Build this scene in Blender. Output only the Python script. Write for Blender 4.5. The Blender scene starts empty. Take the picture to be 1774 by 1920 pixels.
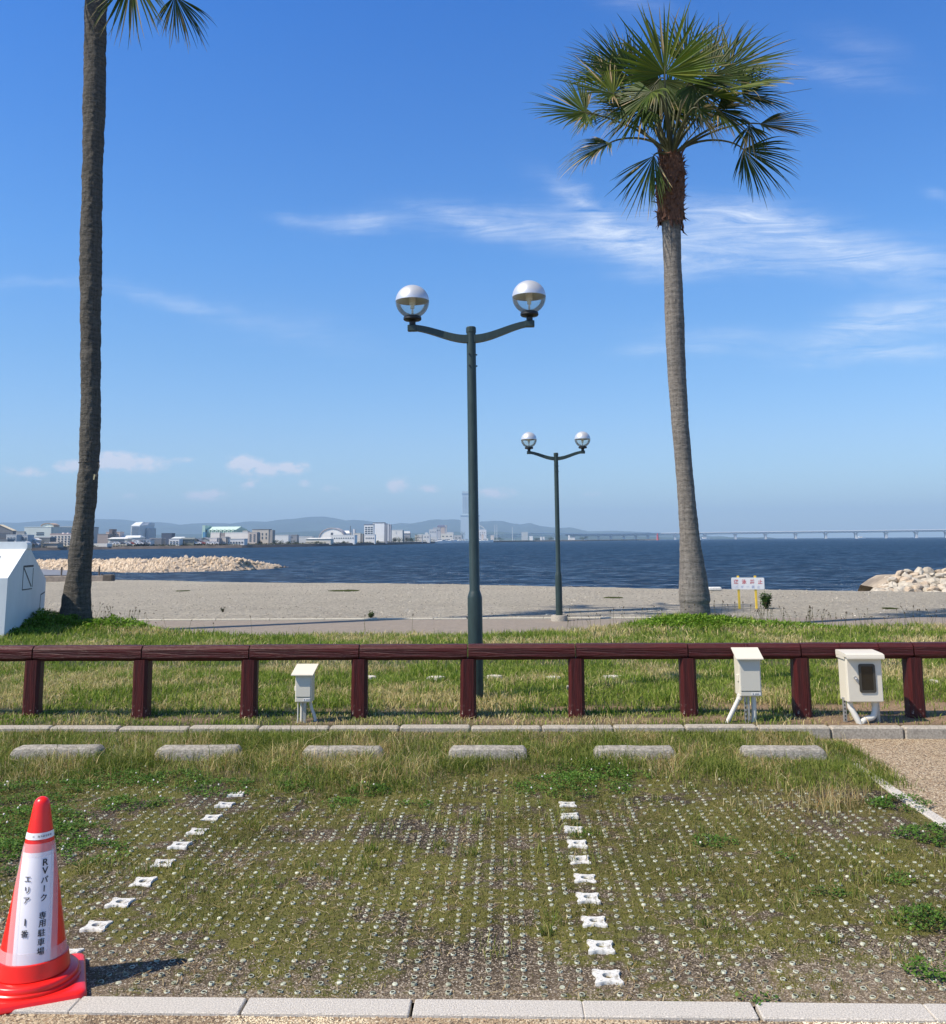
import bpy, math, random
import numpy as np
from mathutils import Vector, Matrix
random.seed(7); RNG = np.random.default_rng(11)
SC = bpy.context.scene
COL = SC.collection

# ---------------------------------------------------------------- camera
CH, FP, PX, PY = 1.65, 1776.0, 887.0, 737.0          # eye height; focal length and optical centre in photo pixels
_psi, _p, _rho = math.radians(1.91), math.atan(276/FP), math.radians(0.42)
F0 = np.array([-math.sin(_psi)*math.cos(_p), math.cos(_psi)*math.cos(_p), math.sin(_p)])
_r0 = np.array([math.cos(_psi), math.sin(_psi), 0.0]); _u0 = np.cross(_r0, F0)
RT = _r0*math.cos(_rho)-_u0*math.sin(_rho); UP = _u0*math.cos(_rho)+_r0*math.sin(_rho)
def ray(x, y): return F0+RT*((x-PX)/FP)+UP*((PY-y)/FP)
def G(x, y, z=0.0):
    d = ray(x, y); return np.array([0, 0, CH])+d*((z-CH)/d[2])
def D(x, y, Y):
    d = ray(x, y); return np.array([0, 0, CH])+d*(Y/d[1])
cd = bpy.data.cameras.new('camera'); cam = bpy.data.objects.new('camera', cd); COL.objects.link(cam)
M3 = Matrix(((RT[0], UP[0], -F0[0]), (RT[1], UP[1], -F0[1]), (RT[2], UP[2], -F0[2])))
cam.matrix_world = Matrix.Translation((0, 0, CH)) @ M3.to_4x4()
cd.sensor_fit = 'HORIZONTAL'; cd.sensor_width = 36.0; cd.lens = 36.0*FP/1774.0
cd.shift_x = 0.0; cd.shift_y = -223.0/1774.0
cd.clip_start = 0.1; cd.clip_end = 60000
SC.camera = cam

# ---------------------------------------------------------------- light
SUN_EL = math.radians(51.0)
_sh = np.array([0.90, 0.436]); _sh /= np.linalg.norm(_sh)          # way the shadows fall
TOSUN = Vector((-_sh[0]*math.cos(SUN_EL), -_sh[1]*math.cos(SUN_EL), math.sin(SUN_EL)))
sl = bpy.data.lights.new('sun', 'SUN'); sun = bpy.data.objects.new('sun', sl); COL.objects.link(sun)
sl.energy = 5.0; sl.angle = math.radians(0.5); sl.color = (1.0, 0.895, 0.755)
sun.rotation_euler = TOSUN.to_track_quat('Z', 'Y').to_euler(); sun.location = (-30, -20, 50)
SC.view_settings.view_transform = 'Standard'; SC.view_settings.look = 'None'
SC.view_settings.exposure = 0.38; SC.view_settings.gamma = 1.0; SC.view_settings.use_curve_mapping = False
try:
    SC.cycles.max_bounces = 8; SC.cycles.transparent_max_bounces = 12
    SC.cycles.volume_bounces = 0; SC.cycles.use_denoising = True
except Exception: pass

W = bpy.data.worlds.new('World'); SC.world = W; W.use_nodes = True
nt = W.node_tree; nt.nodes.clear()
def N(tree, typ, **kw):
    n = tree.nodes.new(typ)
    for k, v in kw.items(): setattr(n, k, v)
    return n
def setin(n, **kw):
    for k, v in kw.items(): n.inputs[k.replace('_', ' ')].default_value = v
def math_(tree, op, a, b=None, c=None, clamp=False):
    n = N(tree, 'ShaderNodeMath', operation=op, use_clamp=clamp)
    for i, v in enumerate((a, b, c)):
        if v is None: continue
        if isinstance(v, (int, float)): n.inputs[i].default_value = v
        else: tree.links.new(v, n.inputs[i])
    return n.outputs[0]
def vmath(tree, op, a, b=None):
    n = N(tree, 'ShaderNodeVectorMath', operation=op)
    for i, v in enumerate((a, b)):
        if v is None: continue
        if isinstance(v, (tuple, list)): n.inputs[i].default_value = v
        else: tree.links.new(v, n.inputs[i])
    return n
def mixc(tree, fac, a, b, blend='MIX'):
    n = N(tree, 'ShaderNodeMix', data_type='RGBA', blend_type=blend, clamp_factor=True)
    for i, v in ((0, fac), (6, a), (7, b)):
        if isinstance(v, (int, float)): n.inputs[i].default_value = v
        elif isinstance(v, (tuple, list)): n.inputs[i].default_value = (*v[:3], 1)
        else: tree.links.new(v, n.inputs[i])
    return n.outputs[2]
sky = N(nt, 'ShaderNodeTexSky', sky_type='NISHITA'); sky.sun_disc = False
sky.sun_elevation = SUN_EL; sky.sun_rotation = math.atan2(TOSUN.x, TOSUN.y)
sky.altitude = 0; sky.air_density = 1.0; sky.dust_density = 0.6; sky.ozone_density = 2.2
tc = N(nt, 'ShaderNodeTexCoord'); sep = N(nt, 'ShaderNodeSeparateXYZ'); nt.links.new(tc.outputs['Generated'], sep.inputs[0])
ysafe = math_(nt, 'MAXIMUM', sep.outputs[1], 0.05)
uu = math_(nt, 'DIVIDE', sep.outputs[0], ysafe); vv = math_(nt, 'DIVIDE', sep.outputs[2], ysafe)
uvn = N(nt, 'ShaderNodeCombineXYZ'); nt.links.new(uu, uvn.inputs[0]); nt.links.new(vv, uvn.inputs[1]); UV = uvn.outputs[0]
front = math_(nt, 'MULTIPLY_ADD', sep.outputs[1], 8.0, -0.8, clamp=True)
def noise(tree, vec, scale=5, detail=5, rough=0.55, dist=0.0, typ=None):
    n = N(tree, 'ShaderNodeTexNoise'); setin(n, Scale=scale, Detail=detail, Roughness=rough, Distortion=dist)
    if vec is not None: tree.links.new(vec, n.inputs['Vector'])
    return n.outputs['Fac']
def mapping(tree, vec, scale=(1, 1, 1), rot=(0, 0, 0), loc=(0, 0, 0)):
    n = N(tree, 'ShaderNodeMapping'); n.inputs['Scale'].default_value = scale; n.inputs['Rotation'].default_value = rot
    n.inputs['Location'].default_value = loc; tree.links.new(vec, n.inputs['Vector']); return n.outputs[0]
def warp(vec, amt, scale):
    nz = N(nt, 'ShaderNodeTexNoise'); setin(nz, Scale=scale, Detail=4.0); nt.links.new(vec, nz.inputs['Vector'])
    s = vmath(nt, 'SUBTRACT', nz.outputs['Color'], (0.5, 0.5, 0.5)).outputs[0]
    m = vmath(nt, 'MULTIPLY', s, (amt, amt*0.6, 0)).outputs[0]
    return vmath(nt, 'ADD', vec, m).outputs[0]
def blobs(vec, specs, bw=1.0):
    tot = None
    for (cx, cy, a, b, ang, st) in specs:
        d = ray(cx, cy); c = (d[0]/d[1], d[2]/d[1], 0); k = 1/FP
        t = math.radians(-ang)
        s = vmath(nt, 'SUBTRACT', vec, c).outputs[0]
        p = vmath(nt, 'DOT_PRODUCT', s, (math.cos(t)/(a*k), math.sin(t)/(a*k), 0)).outputs['Value']
        q = vmath(nt, 'DOT_PRODUCT', s, (-math.sin(t)/(b*bw*k), math.cos(t)/(b*bw*k), 0)).outputs['Value']
        e = math_(nt, 'MULTIPLY_ADD', p, p, math_(nt, 'MULTIPLY', q, q))
        g = math_(nt, 'EXPONENT', math_(nt, 'MULTIPLY', e, -1.0))
        tot = math_(nt, 'MULTIPLY', g, st) if tot is None else math_(nt, 'MULTIPLY_ADD', g, st, tot)
    return tot
CIRRUS = [(690, 415, 75, 11, 2, .55), (560, 405, 50, 7, 5, .25), (860, 402, 90, 14, 10, .5), (960, 425, 90, 14, 10, .45), (1110, 430, 120, 18, 8, .45),
          (1090, 380, 75, 12, 33, .5), (1200, 450, 130, 24, 12, .5), (1340, 400, 130, 16, 4, .5), (1450, 420, 130, 20, 12, .5),
          (1400, 465, 200, 22, 6, .55), (1580, 470, 130, 24, 10, .4), (1700, 490, 140, 22, -4, .3), (1330, 503, 170, 8, 0, .25),
          (1720, 585, 120, 20, -14, .55), (1590, 622, 110, 12, -14, .4), (1650, 662, 150, 10, -3, .6), (1350, 632, 110, 12, 3, .35),
          (1210, 652, 60, 8, -8, .25), (1570, 135, 110, 12, 14, .25), (1620, 90, 80, 18, 20, .14), (1200, 12, 60, 12, 5, .2), (330, 562, 150, 8, 13, .28),
          (60, 525, 90, 6, 4, .18), (1755, 368, 20, 6, 20, .3), (560, 620, 160, 22, 15, .1)]
PUFFS = [(245, 868, 55, 12, 2, 1.0), (205, 862, 24, 12, 0, .7), (130, 875, 26, 9, 0, .8), (456, 871, 24, 12, 5, 1.2), (492, 879, 22, 9, 8, 1.0), (547, 877, 26, 8, 0, 1.1),
         (387, 929, 30, 8, 0, 1.0), (468, 908, 15, 7, -20, .7), (569, 906, 12, 6, 20, .5), (746, 909, 16, 10, -20, .85), (801, 917, 22, 6, 0, .6),
         (926, 924, 32, 7, 3, .9), (60, 886, 22, 8, 5, .6), (235, 930, 26, 6, 0, .35), (350, 861, 22, 5, 0, .35), (620, 917, 22, 6, 0, .3), (1110, 926, 16, 7, 0, .35),
         (15, 884, 20, 8, 0, .35), (690, 955, 30, 6, 0, .2)]
wv = warp(warp(UV, 0.055, 9.0), 0.02, 40.0)
c1 = blobs(wv, CIRRUS, 1.8)
fib = noise(nt, mapping(nt, warp(UV, 0.05, 5.0), scale=(6, 52, 1), rot=(0, 0, math.radians(-6))), 1.0, 9, 0.70, 1.1)
fine = noise(nt, mapping(nt, UV, scale=(30, 80, 1)), 1.0, 6, 0.6, 0.4)
fb = math_(nt, 'MULTIPLY_ADD', fib, 2.6, -0.80, clamp=True)
fb = math_(nt, 'MULTIPLY', fb, math_(nt, 'MULTIPLY_ADD', fine, 0.9, 0.5))
cir = math_(nt, 'MULTIPLY', c1, fb)
c2 = blobs(warp(UV, 0.006, 70.0), [(a_, b_, c_*1.15, d_*1.3, e_, f_*1.25) for a_, b_, c_, d_, e_, f_ in PUFFS])
pn = noise(nt, mapping(nt, UV, scale=(1, 1.6, 1)), 70.0, 6, 0.6)
pf = math_(nt, 'MULTIPLY', math_(nt, 'MULTIPLY_ADD', pn, 3.2, -0.85), c2)
pf = math_(nt, 'MULTIPLY', math_(nt, 'MULTIPLY_ADD', pf, 1.7, -0.22, clamp=True), 0.80)
# unseen zenith neutralised so ambient light is less blue; below it deeper blue, paler and bluer towards the horizon than the raw model
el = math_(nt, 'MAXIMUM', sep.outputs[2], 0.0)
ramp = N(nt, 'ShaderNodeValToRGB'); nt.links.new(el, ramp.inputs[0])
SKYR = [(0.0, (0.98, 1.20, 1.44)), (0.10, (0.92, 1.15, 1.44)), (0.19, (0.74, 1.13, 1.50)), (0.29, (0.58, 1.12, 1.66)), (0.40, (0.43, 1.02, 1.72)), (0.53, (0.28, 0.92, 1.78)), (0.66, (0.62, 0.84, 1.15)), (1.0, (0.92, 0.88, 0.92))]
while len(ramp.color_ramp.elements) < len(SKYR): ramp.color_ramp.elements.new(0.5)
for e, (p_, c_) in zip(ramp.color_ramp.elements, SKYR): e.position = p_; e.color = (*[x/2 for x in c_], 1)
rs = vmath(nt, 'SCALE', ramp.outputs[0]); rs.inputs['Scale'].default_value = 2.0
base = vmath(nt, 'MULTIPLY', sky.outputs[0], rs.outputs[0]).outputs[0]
s1 = mixc(nt, math_(nt, 'MULTIPLY', math_(nt, 'MULTIPLY', cir, 0.98, clamp=True), front), base, (8.6, 9.2, 10.0))
s2 = mixc(nt, math_(nt, 'MULTIPLY', pf, front), s1, (8.0, 7.8, 8.5))
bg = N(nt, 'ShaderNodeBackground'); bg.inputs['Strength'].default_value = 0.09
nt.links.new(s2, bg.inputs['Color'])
wo = N(nt, 'ShaderNodeOutputWorld'); nt.links.new(bg.outputs[0], wo.inputs['Surface'])

# ---------------------------------------------------------------- helpers
def tag(o, label=None, cat=None, group=None, kind=None):
    if label: o['label'] = label
    if cat: o['category'] = cat
    if group: o['group'] = group
    if kind: o['kind'] = kind
    return o
def empty(name, loc=(0, 0, 0), rz=0.0, label=None, cat=None, group=None):
    o = bpy.data.objects.new(name, None); COL.objects.link(o); o.location = tuple(float(v) for v in loc); o.rotation_euler = (0, 0, rz)
    o.empty_display_size = 0.1
    return tag(o, label, cat, group)
def kids(o): return [c for c in COL.objects if c.parent == o]
def copy_tree(o, parent=None, ch=None):
    c = o.copy(); COL.objects.link(c)
    if parent is not None: c.parent = parent
    for k in list(o.children): copy_tree(k, c)
    return c
class MB:
    """collects shapes, builds one mesh object"""
    def __init__(s): s.v = []; s.f = []; s.m = []
    def add(s, vs, fs, mi=0):
        n = len(s.v); s.v += [tuple(map(float, v)) for v in vs]; s.f += [tuple(i+n for i in f) for f in fs]; s.m += [mi]*len(fs); return s
    def box(s, x0, x1, y0, y1, z0, z1, mi=0, ch=0.0):
        if ch > 0: return s.cbox(x0, x1, y0, y1, z0, z1, ch, mi)
        v = [(x0, y0, z0), (x1, y0, z0), (x1, y1, z0), (x0, y1, z0), (x0, y0, z1), (x1, y0, z1), (x1, y1, z1), (x0, y1, z1)]
        return s.add(v, [(3, 2, 1, 0), (4, 5, 6, 7), (0, 1, 5, 4), (1, 2, 6, 5), (2, 3, 7, 6), (3, 0, 4, 7)], mi)
    def cbox(s, x0, x1, y0, y1, z0, z1, c, mi=0):
        rings = []
        for z, k in ((z0, c), (z0+c, 0), (z1-c, 0), (z1, c)):
            a = c+k
            rings.append([(x0+a, y0+k, z), (x1-a, y0+k, z), (x1-k, y0+a, z), (x1-k, y1-a, z), (x1-a, y1-k, z), (x0+a, y1-k, z), (x0+k, y1-a, z), (x0+k, y0+a, z)])
        return s.loft(rings, mi)
    def loft(s, rings, mi=0, caps=True, closed=True):
        k = len(rings[0]); vs = [p for r in rings for p in r]; fs = []
        for i in range(len(rings)-1):
            for j in range(k if closed else k-1):
                a, b = i*k+j, i*k+(j+1) % k
                fs.append((a, b, b+k, a+k))
        if caps: fs.append(tuple(range(k-1, -1, -1))); fs.append(tuple((len(rings)-1)*k+j for j in range(k)))
        return s.add(vs, fs, mi)
    def lathe(s, prof, n=24, mi=0, c=(0, 0, 0), caps=True):
        return s.loft([[(c[0]+r*math.cos(2*math.pi*j/n), c[1]+r*math.sin(2*math.pi*j/n), c[2]+z) for j in range(n)] for r, z in prof], mi, caps)
    def tube(s, pts, rad, n=10, mi=0, sq=None):
        pts = [np.array(p, float) for p in pts]; rings = []
        if not hasattr(rad, '__len__'): rad = [rad]*len(pts)
        ref = None
        for i, p in enumerate(pts):
            t = pts[min(i+1, len(pts)-1)]-pts[max(i-1, 0)]; t /= np.linalg.norm(t)
            if ref is None: ref = np.array([0, 1, 0]) if abs(t[1]) < 0.9 else np.array([1, 0, 0])
            a = np.cross(t, ref); a /= np.linalg.norm(a); b = np.cross(t, a); ref = -b if False else ref
            if sq: rings.append([p+a*sq[0]*rad[i]*ca+b*sq[1]*rad[i]*cb for ca, cb in ((-1, -1), (1, -1), (1, 1), (-1, 1))])
            else: rings.append([p+(a*math.cos(2*math.pi*j/n)+b*math.sin(2*math.pi*j/n))*rad[i] for j in range(n)])
        return s.loft([list(reversed(r)) for r in rings], mi)
    def prism(s, outline, y0, y1, mi=0):          # outline in xz, extruded in y
        n = len(outline); vs = [(x, y0, z) for x, z in outline]+[(x, y1, z) for x, z in outline]
        fs = [tuple(range(n)), tuple(range(2*n-1, n-1, -1))]+[(i, i+n, (i+1) % n+n, (i+1) % n) for i in range(n)]
        return s.add(vs, fs, mi)
    def build(s, name, mat, parent=None, smooth=False, loc=None, rot=None):
        me = bpy.data.meshes.new(name); me.from_pydata(s.v, [], s.f)
        mats = mat if isinstance(mat, (list, tuple)) else [mat]
        for m in mats: me.materials.append(m)
        if len(mats) > 1: me.polygons.foreach_set('material_index', s.m)
        if smooth:
            me.polygons.foreach_set('use_smooth', [True]*len(s.f))
            try: me.set_sharp_from_angle(angle=math.radians(40 if smooth is True else smooth))
            except Exception: pass
        me.update(); o = bpy.data.objects.new(name, me); COL.objects.link(o)
        if parent is not None: o.parent = parent
        if loc is not None: o.location = tuple(float(v) for v in loc)
        if rot is not None: o.rotation_euler = rot
        return o
def npmesh(name, V, T, mat, col=None, kind=None, label=None, cat=None, parent=None, smooth=False, extra=None):
    """V (n,3), T (m,3) or (m,4) index arrays, col (n,3)"""
    me = bpy.data.meshes.new(name); V = np.asarray(V, np.float32); T = np.asarray(T, np.int32); k = T.shape[1]
    me.vertices.add(len(V)); me.vertices.foreach_set('co', V.ravel())
    me.loops.add(T.size); me.loops.foreach_set('vertex_index', T.ravel())
    me.polygons.add(len(T)); me.polygons.foreach_set('loop_start', np.arange(0, T.size, k, dtype=np.int32))
    me.polygons.foreach_set('use_smooth', np.full(len(T), bool(smooth)))
    me.update(calc_edges=True)
    if col is not None:
        a = me.attributes.new('col', 'FLOAT_COLOR', 'POINT')
        a.data.foreach_set('color', np.c_[col, np.ones(len(V))].astype(np.float32).ravel())
    if extra:
        for nm, arr in extra.items():
            a = me.attributes.new(nm, 'FLOAT', 'POINT'); a.data.foreach_set('value', np.asarray(arr, np.float32))
    me.materials.append(mat)
    o = bpy.data.objects.new(name, me); COL.objects.link(o)
    if parent is not None: o.parent = parent
    return tag(o, label, cat, None, kind)
_tab = RNG.random((256, 256))
def vnoise(x, y, s, seed=0):
    x = np.asarray(x)/s+seed*17.3; y = np.asarray(y)/s+seed*9.1
    xi = np.floor(x).astype(int); yi = np.floor(y).astype(int); fx = x-xi; fy = y-yi
    fx = fx*fx*(3-2*fx); fy = fy*fy*(3-2*fy); t = lambda a, b: _tab[a % 256, b % 256]
    return (t(xi, yi)*(1-fx)+t(xi+1, yi)*fx)*(1-fy)+(t(xi, yi+1)*(1-fx)+t(xi+1, yi+1)*fx)*fy
def fbm(x, y, s, seed=0, o=4):
    r = 0; a = 0.5; n = 0
    for i in range(o): r = r+a*vnoise(x, y, s/2**i, seed+i); n += a; a *= .55
    return r/n
def sstep(a, b, x): t = np.clip((x-a)/(b-a), 0, 1); return t*t*(3-2*t)

# ---------------------------------------------------------------- materials
def mat_new(name):
    m = bpy.data.materials.new(name); m.use_nodes = True; t = m.node_tree
    return m, t, t.nodes['Principled BSDF'], t.nodes['Material Output']
def mat(name, color, rough=0.6, metal=0.0, var=0.0, vscale=8.0, bump=0.0, bscale=60.0, dirt=None, dscale=3.0, damt=0.5, spec=None, stretch=(1, 1, 1), coat=0.0):
    m, t, b, out = mat_new(name); tcn = N(t, 'ShaderNodeTexCoord'); v = mapping(t, tcn.outputs['Object'], scale=stretch)
    c = color
    if var > 0:
        nz = noise(t, v, vscale, 6, 0.6)
        lo = tuple(max(0, x*(1-var)) for x in color[:3]); hi = tuple(min(1, x*(1+var)) for x in color[:3])
        c = mixc(t, math_(t, 'MULTIPLY_ADD', nz, 2.4, -0.7, clamp=True), lo, hi)
    if dirt is not None:
        nz = noise(t, v, dscale, 8, 0.68)
        f = math_(t, 'MULTIPLY_ADD', nz, 6.0, -3.0-1.6*(1-damt), clamp=True)
        c = mixc(t, f, c, dirt)
    if isinstance(c, (tuple, list)): b.inputs['Base Color'].default_value = (*c[:3], 1)
    else: t.links.new(c, b.inputs['Base Color'])
    b.inputs['Roughness'].default_value = rough; b.inputs['Metallic'].default_value = metal
    if spec is not None: b.inputs['Specular IOR Level'].default_value = spec
    if coat: b.inputs['Coat Weight'].default_value = coat
    if bump > 0:
        bn = N(t, 'ShaderNodeBump'); bn.inputs['Strength'].default_value = bump; bn.inputs['Distance'].default_value = 0.01
        t.links.new(noise(t, v, bscale, 6, 0.65), bn.inputs['Height']); t.links.new(bn.outputs[0], b.inputs['Normal'])
    return m
def leafmat(name, trans=0.35, rough=0.55, spec=0.25):
    m, t, b, out = mat_new(name); a = N(t, 'ShaderNodeAttribute', attribute_name='col')
    t.links.new(a.outputs['Color'], b.inputs['Base Color']); b.inputs['Roughness'].default_value = rough; b.inputs['Specular IOR Level'].default_value = spec
    tr = N(t, 'ShaderNodeBsdfTranslucent'); t.links.new(mixc(t, 1.0, a.outputs['Color'], (1.0, 1.25, 0.6), 'MULTIPLY'), tr.inputs['Color'])
    mx = N(t, 'ShaderNodeMixShader'); mx.inputs[0].default_value = trans
    t.links.new(b.outputs[0], mx.inputs[1]); t.links.new(tr.outputs[0], mx.inputs[2]); t.links.new(mx.outputs[0], out.inputs['Surface'])
    return m

# ---------------------------------------------------------------- the setting: ground, path, beach, water, hills
def attr(t, nm): return N(t, 'ShaderNodeAttribute', attribute_name=nm)
def pebble_mat(name, scale, cols, rough=0.85, usecol=False, bump=0.6, dist=0.004):
    m, t, b, out = mat_new(name); tcn = N(t, 'ShaderNodeTexCoord')
    v = N(t, 'ShaderNodeTexVoronoi'); setin(v, Scale=scale, Randomness=1.0); t.links.new(tcn.outputs['Object'], v.inputs['Vector'])
    r = N(t, 'ShaderNodeValToRGB'); r.color_ramp.interpolation = 'CONSTANT'
    sp = N(t, 'ShaderNodeSeparateColor'); t.links.new(v.outputs['Color'], sp.inputs[0]); t.links.new(sp.outputs[0], r.inputs[0])
    while len(r.color_ramp.elements) < len(cols): r.color_ramp.elements.new(0.5)
    for i, (e, c) in enumerate(zip(r.color_ramp.elements, cols)): e.position = i/len(cols); e.color = (*c, 1)
    edge = N(t, 'ShaderNodeTexVoronoi', feature='DISTANCE_TO_EDGE'); setin(edge, Scale=scale, Randomness=1.0); t.links.new(tcn.outputs['Object'], edge.inputs['Vector'])
    gap = math_(t, 'MULTIPLY_ADD', edge.outputs['Distance'], -14.0, 1.2, clamp=True)
    big = noise(t, tcn.outputs['Object'], 1.3, 6, 0.6)
    c = mixc(t, math_(t, 'MULTIPLY_ADD', big, 1.6, -0.45, clamp=True), r.outputs[0], vmath(t, 'MULTIPLY', r.outputs[0], (0.78, 0.74, 0.68)).outputs[0])
    c = mixc(t, math_(t, 'MULTIPLY', gap, 0.75), c, (0.11, 0.085, 0.06))
    h = math_(t, 'MINIMUM', edge.outputs['Distance'], 0.35)
    if usecol:
        a = attr(t, 'col'); pb = attr(t, 'peb')
        fn = noise(t, tcn.outputs['Object'], 160.0, 4, 0.7)
        soil = mixc(t, math_(t, 'MULTIPLY_ADD', fn, 2.6, -0.8, clamp=True), vmath(t, 'MULTIPLY', a.outputs['Color'], (0.55, 0.55, 0.55)).outputs[0], vmath(t, 'MULTIPLY', a.outputs['Color'], (1.35, 1.35, 1.3)).outputs[0])
        sel = math_(t, 'MULTIPLY', pb.outputs['Fac'], math_(t, 'SUBTRACT', 1.0, gap))
        sel = math_(t, 'GREATER_THAN', sel, sp.outputs[1])
        c = mixc(t, sel, soil, r.outputs[0])
    t.links.new(c, b.inputs['Base Color']); b.inputs['Roughness'].default_value = rough; b.inputs['Specular IOR Level'].default_value = 0.3
    bn = N(t, 'ShaderNodeBump'); bn.inputs['Strength'].default_value = bump; bn.inputs['Distance'].default_value = dist
    t.links.new(h, bn.inputs['Height']); t.links.new(bn.outputs[0], b.inputs['Normal'])
    return m
PEB = [(0.46, 0.355, 0.225), (0.20, 0.14, 0.085), (0.60, 0.50, 0.34), (0.33, 0.24, 0.15), (0.42, 0.34, 0.235), (0.10, 0.075, 0.055), (0.66, 0.57, 0.42), (0.40, 0.28, 0.17)]
M_aggr = pebble_mat('exposed_aggregate', 105.0, PEB, bump=0.8)
M_field = pebble_mat('mossy_gravel', 150.0, [(.22, .175, .12), (.11, .085, .058), (.30, .245, .175), (.15, .12, .085), (.19, .15, .105), (.38, .32, .24)], usecol=True)
def gridmesh(name, xs, ys, zf, mat, colf=None, extraf=None, **kw):
    Xg, Yg = np.meshgrid(xs, ys); Z = zf(Xg, Yg); nx, ny = len(xs), len(ys)
    V = np.c_[Xg.ravel(), Yg.ravel(), Z.ravel()]
    i = (np.arange(ny-1)[:, None]*nx+np.arange(nx-1)[None, :]).ravel(); T = np.c_[i, i+1, i+1+nx, i+nx]
    col = colf(V[:, 0], V[:, 1], V[:, 2]) if colf else None
    ex = {k: f(V[:, 0], V[:, 1]) for k, f in extraf.items()} if extraf else None
    return npmesh(name, V, T, mat, col, smooth=True, extra=ex, **kw)
K0, K1 = 3.60, 3.715          # front kerb
XR = 2.47                     # right edge of the parking field
KR0, KR1 = 8.30, 8.41         # rear kerb
o = MB().add([(-60, -60, 0), (60, -60, 0), (60, K0+.01, 0), (-60, K0+.01, 0), (XR+.1, K0+.01, 0), (XR+.1, KR0+.01, 0), (60, KR0+.01, 0)], [(0, 1, 2, 3), (4, 2, 6, 5)]).build('pavement', M_aggr)
tag(o, 'beige exposed aggregate pavement of small pebbles', None, None, 'structure')

# patches of plants in the field, given by where they grow
def P2(x, y): g = G(x, y, 0.03); return g[0], g[1]
CLOVER = [(1075, 1468, .34, 1.0), (1110, 1440, .25, .8), (690, 1480, .13, .9), (640, 1500, .10, .6), (420, 1470, .22, .8), (330, 1455, .25, .7), (60, 1480, .38, .8), (30, 1535, .36, .9),
          (110, 1560, .25, .8), (160, 1590, .22, .6), (1690, 1503, .17, 1.1), (1752, 1560, .19, 1.1), (1760, 1720, .16, 1.0), (1765, 1810, .12, 1.0), (1555, 1660, .09, .5),
          (1460, 1600, .08, .4), (540, 1470, .15, .6), (250, 1500, .2, .7), (1180, 1450, .14, .6), (780, 1500, .1, .4), (1340, 1570, .12, .5), (1100, 1555, .08, .3),
          (1420, 1860, .06, .2), (1700, 1640, .1, .4), (560, 1450, .2, .5), (200, 1455, .3, .7), (10, 1590, .2, .9), (15, 1630, .1, .5)]
DRY = [(640, 1440, .35, 1.0), (690, 1410, .3, .8), (780, 1440, .28, .6), (100, 1440, .3, .7), (400, 1440, .22, .6), (560, 1425, .25, .7), (1240, 1440, .25, .5), (1540, 1510, .2, .6), (1570, 1490, .22, .8),
       (1420, 1510, .15, .4), (860, 1410, .25, .6), (1500, 1400, .4, .6), (350, 1405, .4, .6), (1700, 1385, .5, .6), (950, 1400, .3, .5), (30, 1400, .35, .5), (1180, 1395, .3, .4)]
def patchsum(x, y, L):
    r = np.zeros_like(np.asarray(x, float))
    for (px, py, rad, s) in L:
        cx, cy = P2(px, py); r = np.maximum(r, s*np.exp(-(((x-cx)/rad)**2+((y-cy)/(rad*1.05))**2)))
    return r
def tallzone(x, y):          # 0 in the trodden field, 1 in the rank strip before the rear kerb
    edge = 6.85+0.45*(fbm(x, y, 1.1, 3)-.5)*2+0.15*np.sin(x*2.1)
    return sstep(edge-.15, edge+.35, y)
def mossf(x, y):
    m = fbm(x, y, .55, 5, 5)*.42+fbm(x, y, .14, 9, 4)*.30+fbm(x, y, .045, 12, 3)*.28
    near = (1-sstep(3.75, 4.35, y+0.25*(fbm(x, y, .6, 8)-.5)))*(.55+.75*sstep(.6, 1.8, x))
    m = m-near*.10+sstep(5.5, 6.8, y)*.04
    wheel = np.exp(-((x-.02)/.14)**2)+np.exp(-((x+1.22)/.18)**2)
    for (px, py, rad, st) in ((960, 1800, .30, .12), (1690, 1500, .32, .2), (1600, 1480, .25, .14), (1250, 1490, .28, .10), (560, 1500, .35, .08), (760, 1540, .4, .06), (930, 1470, .25, .12)):
        cx, cy = P2(px, py); m = m-st*np.exp(-(((x-cx)/rad)**2+((y-cy)/(rad*.6))**2))
    return sstep(.40, .52, m-.04*wheel*sstep(4, 5.5, 7-y+3))
def field_z(x, y): return 0.006*(fbm(x, y, .35, 2)-.5)*2+.0028*(fbm(x, y, .03, 4, 3)-.5)*2*1.0+0.006*mossf(x, y)*fbm(x, y, .04, 6, 3)+.02*tallzone(x, y)+.035*sstep(7.75, 8.2, y)
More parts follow.
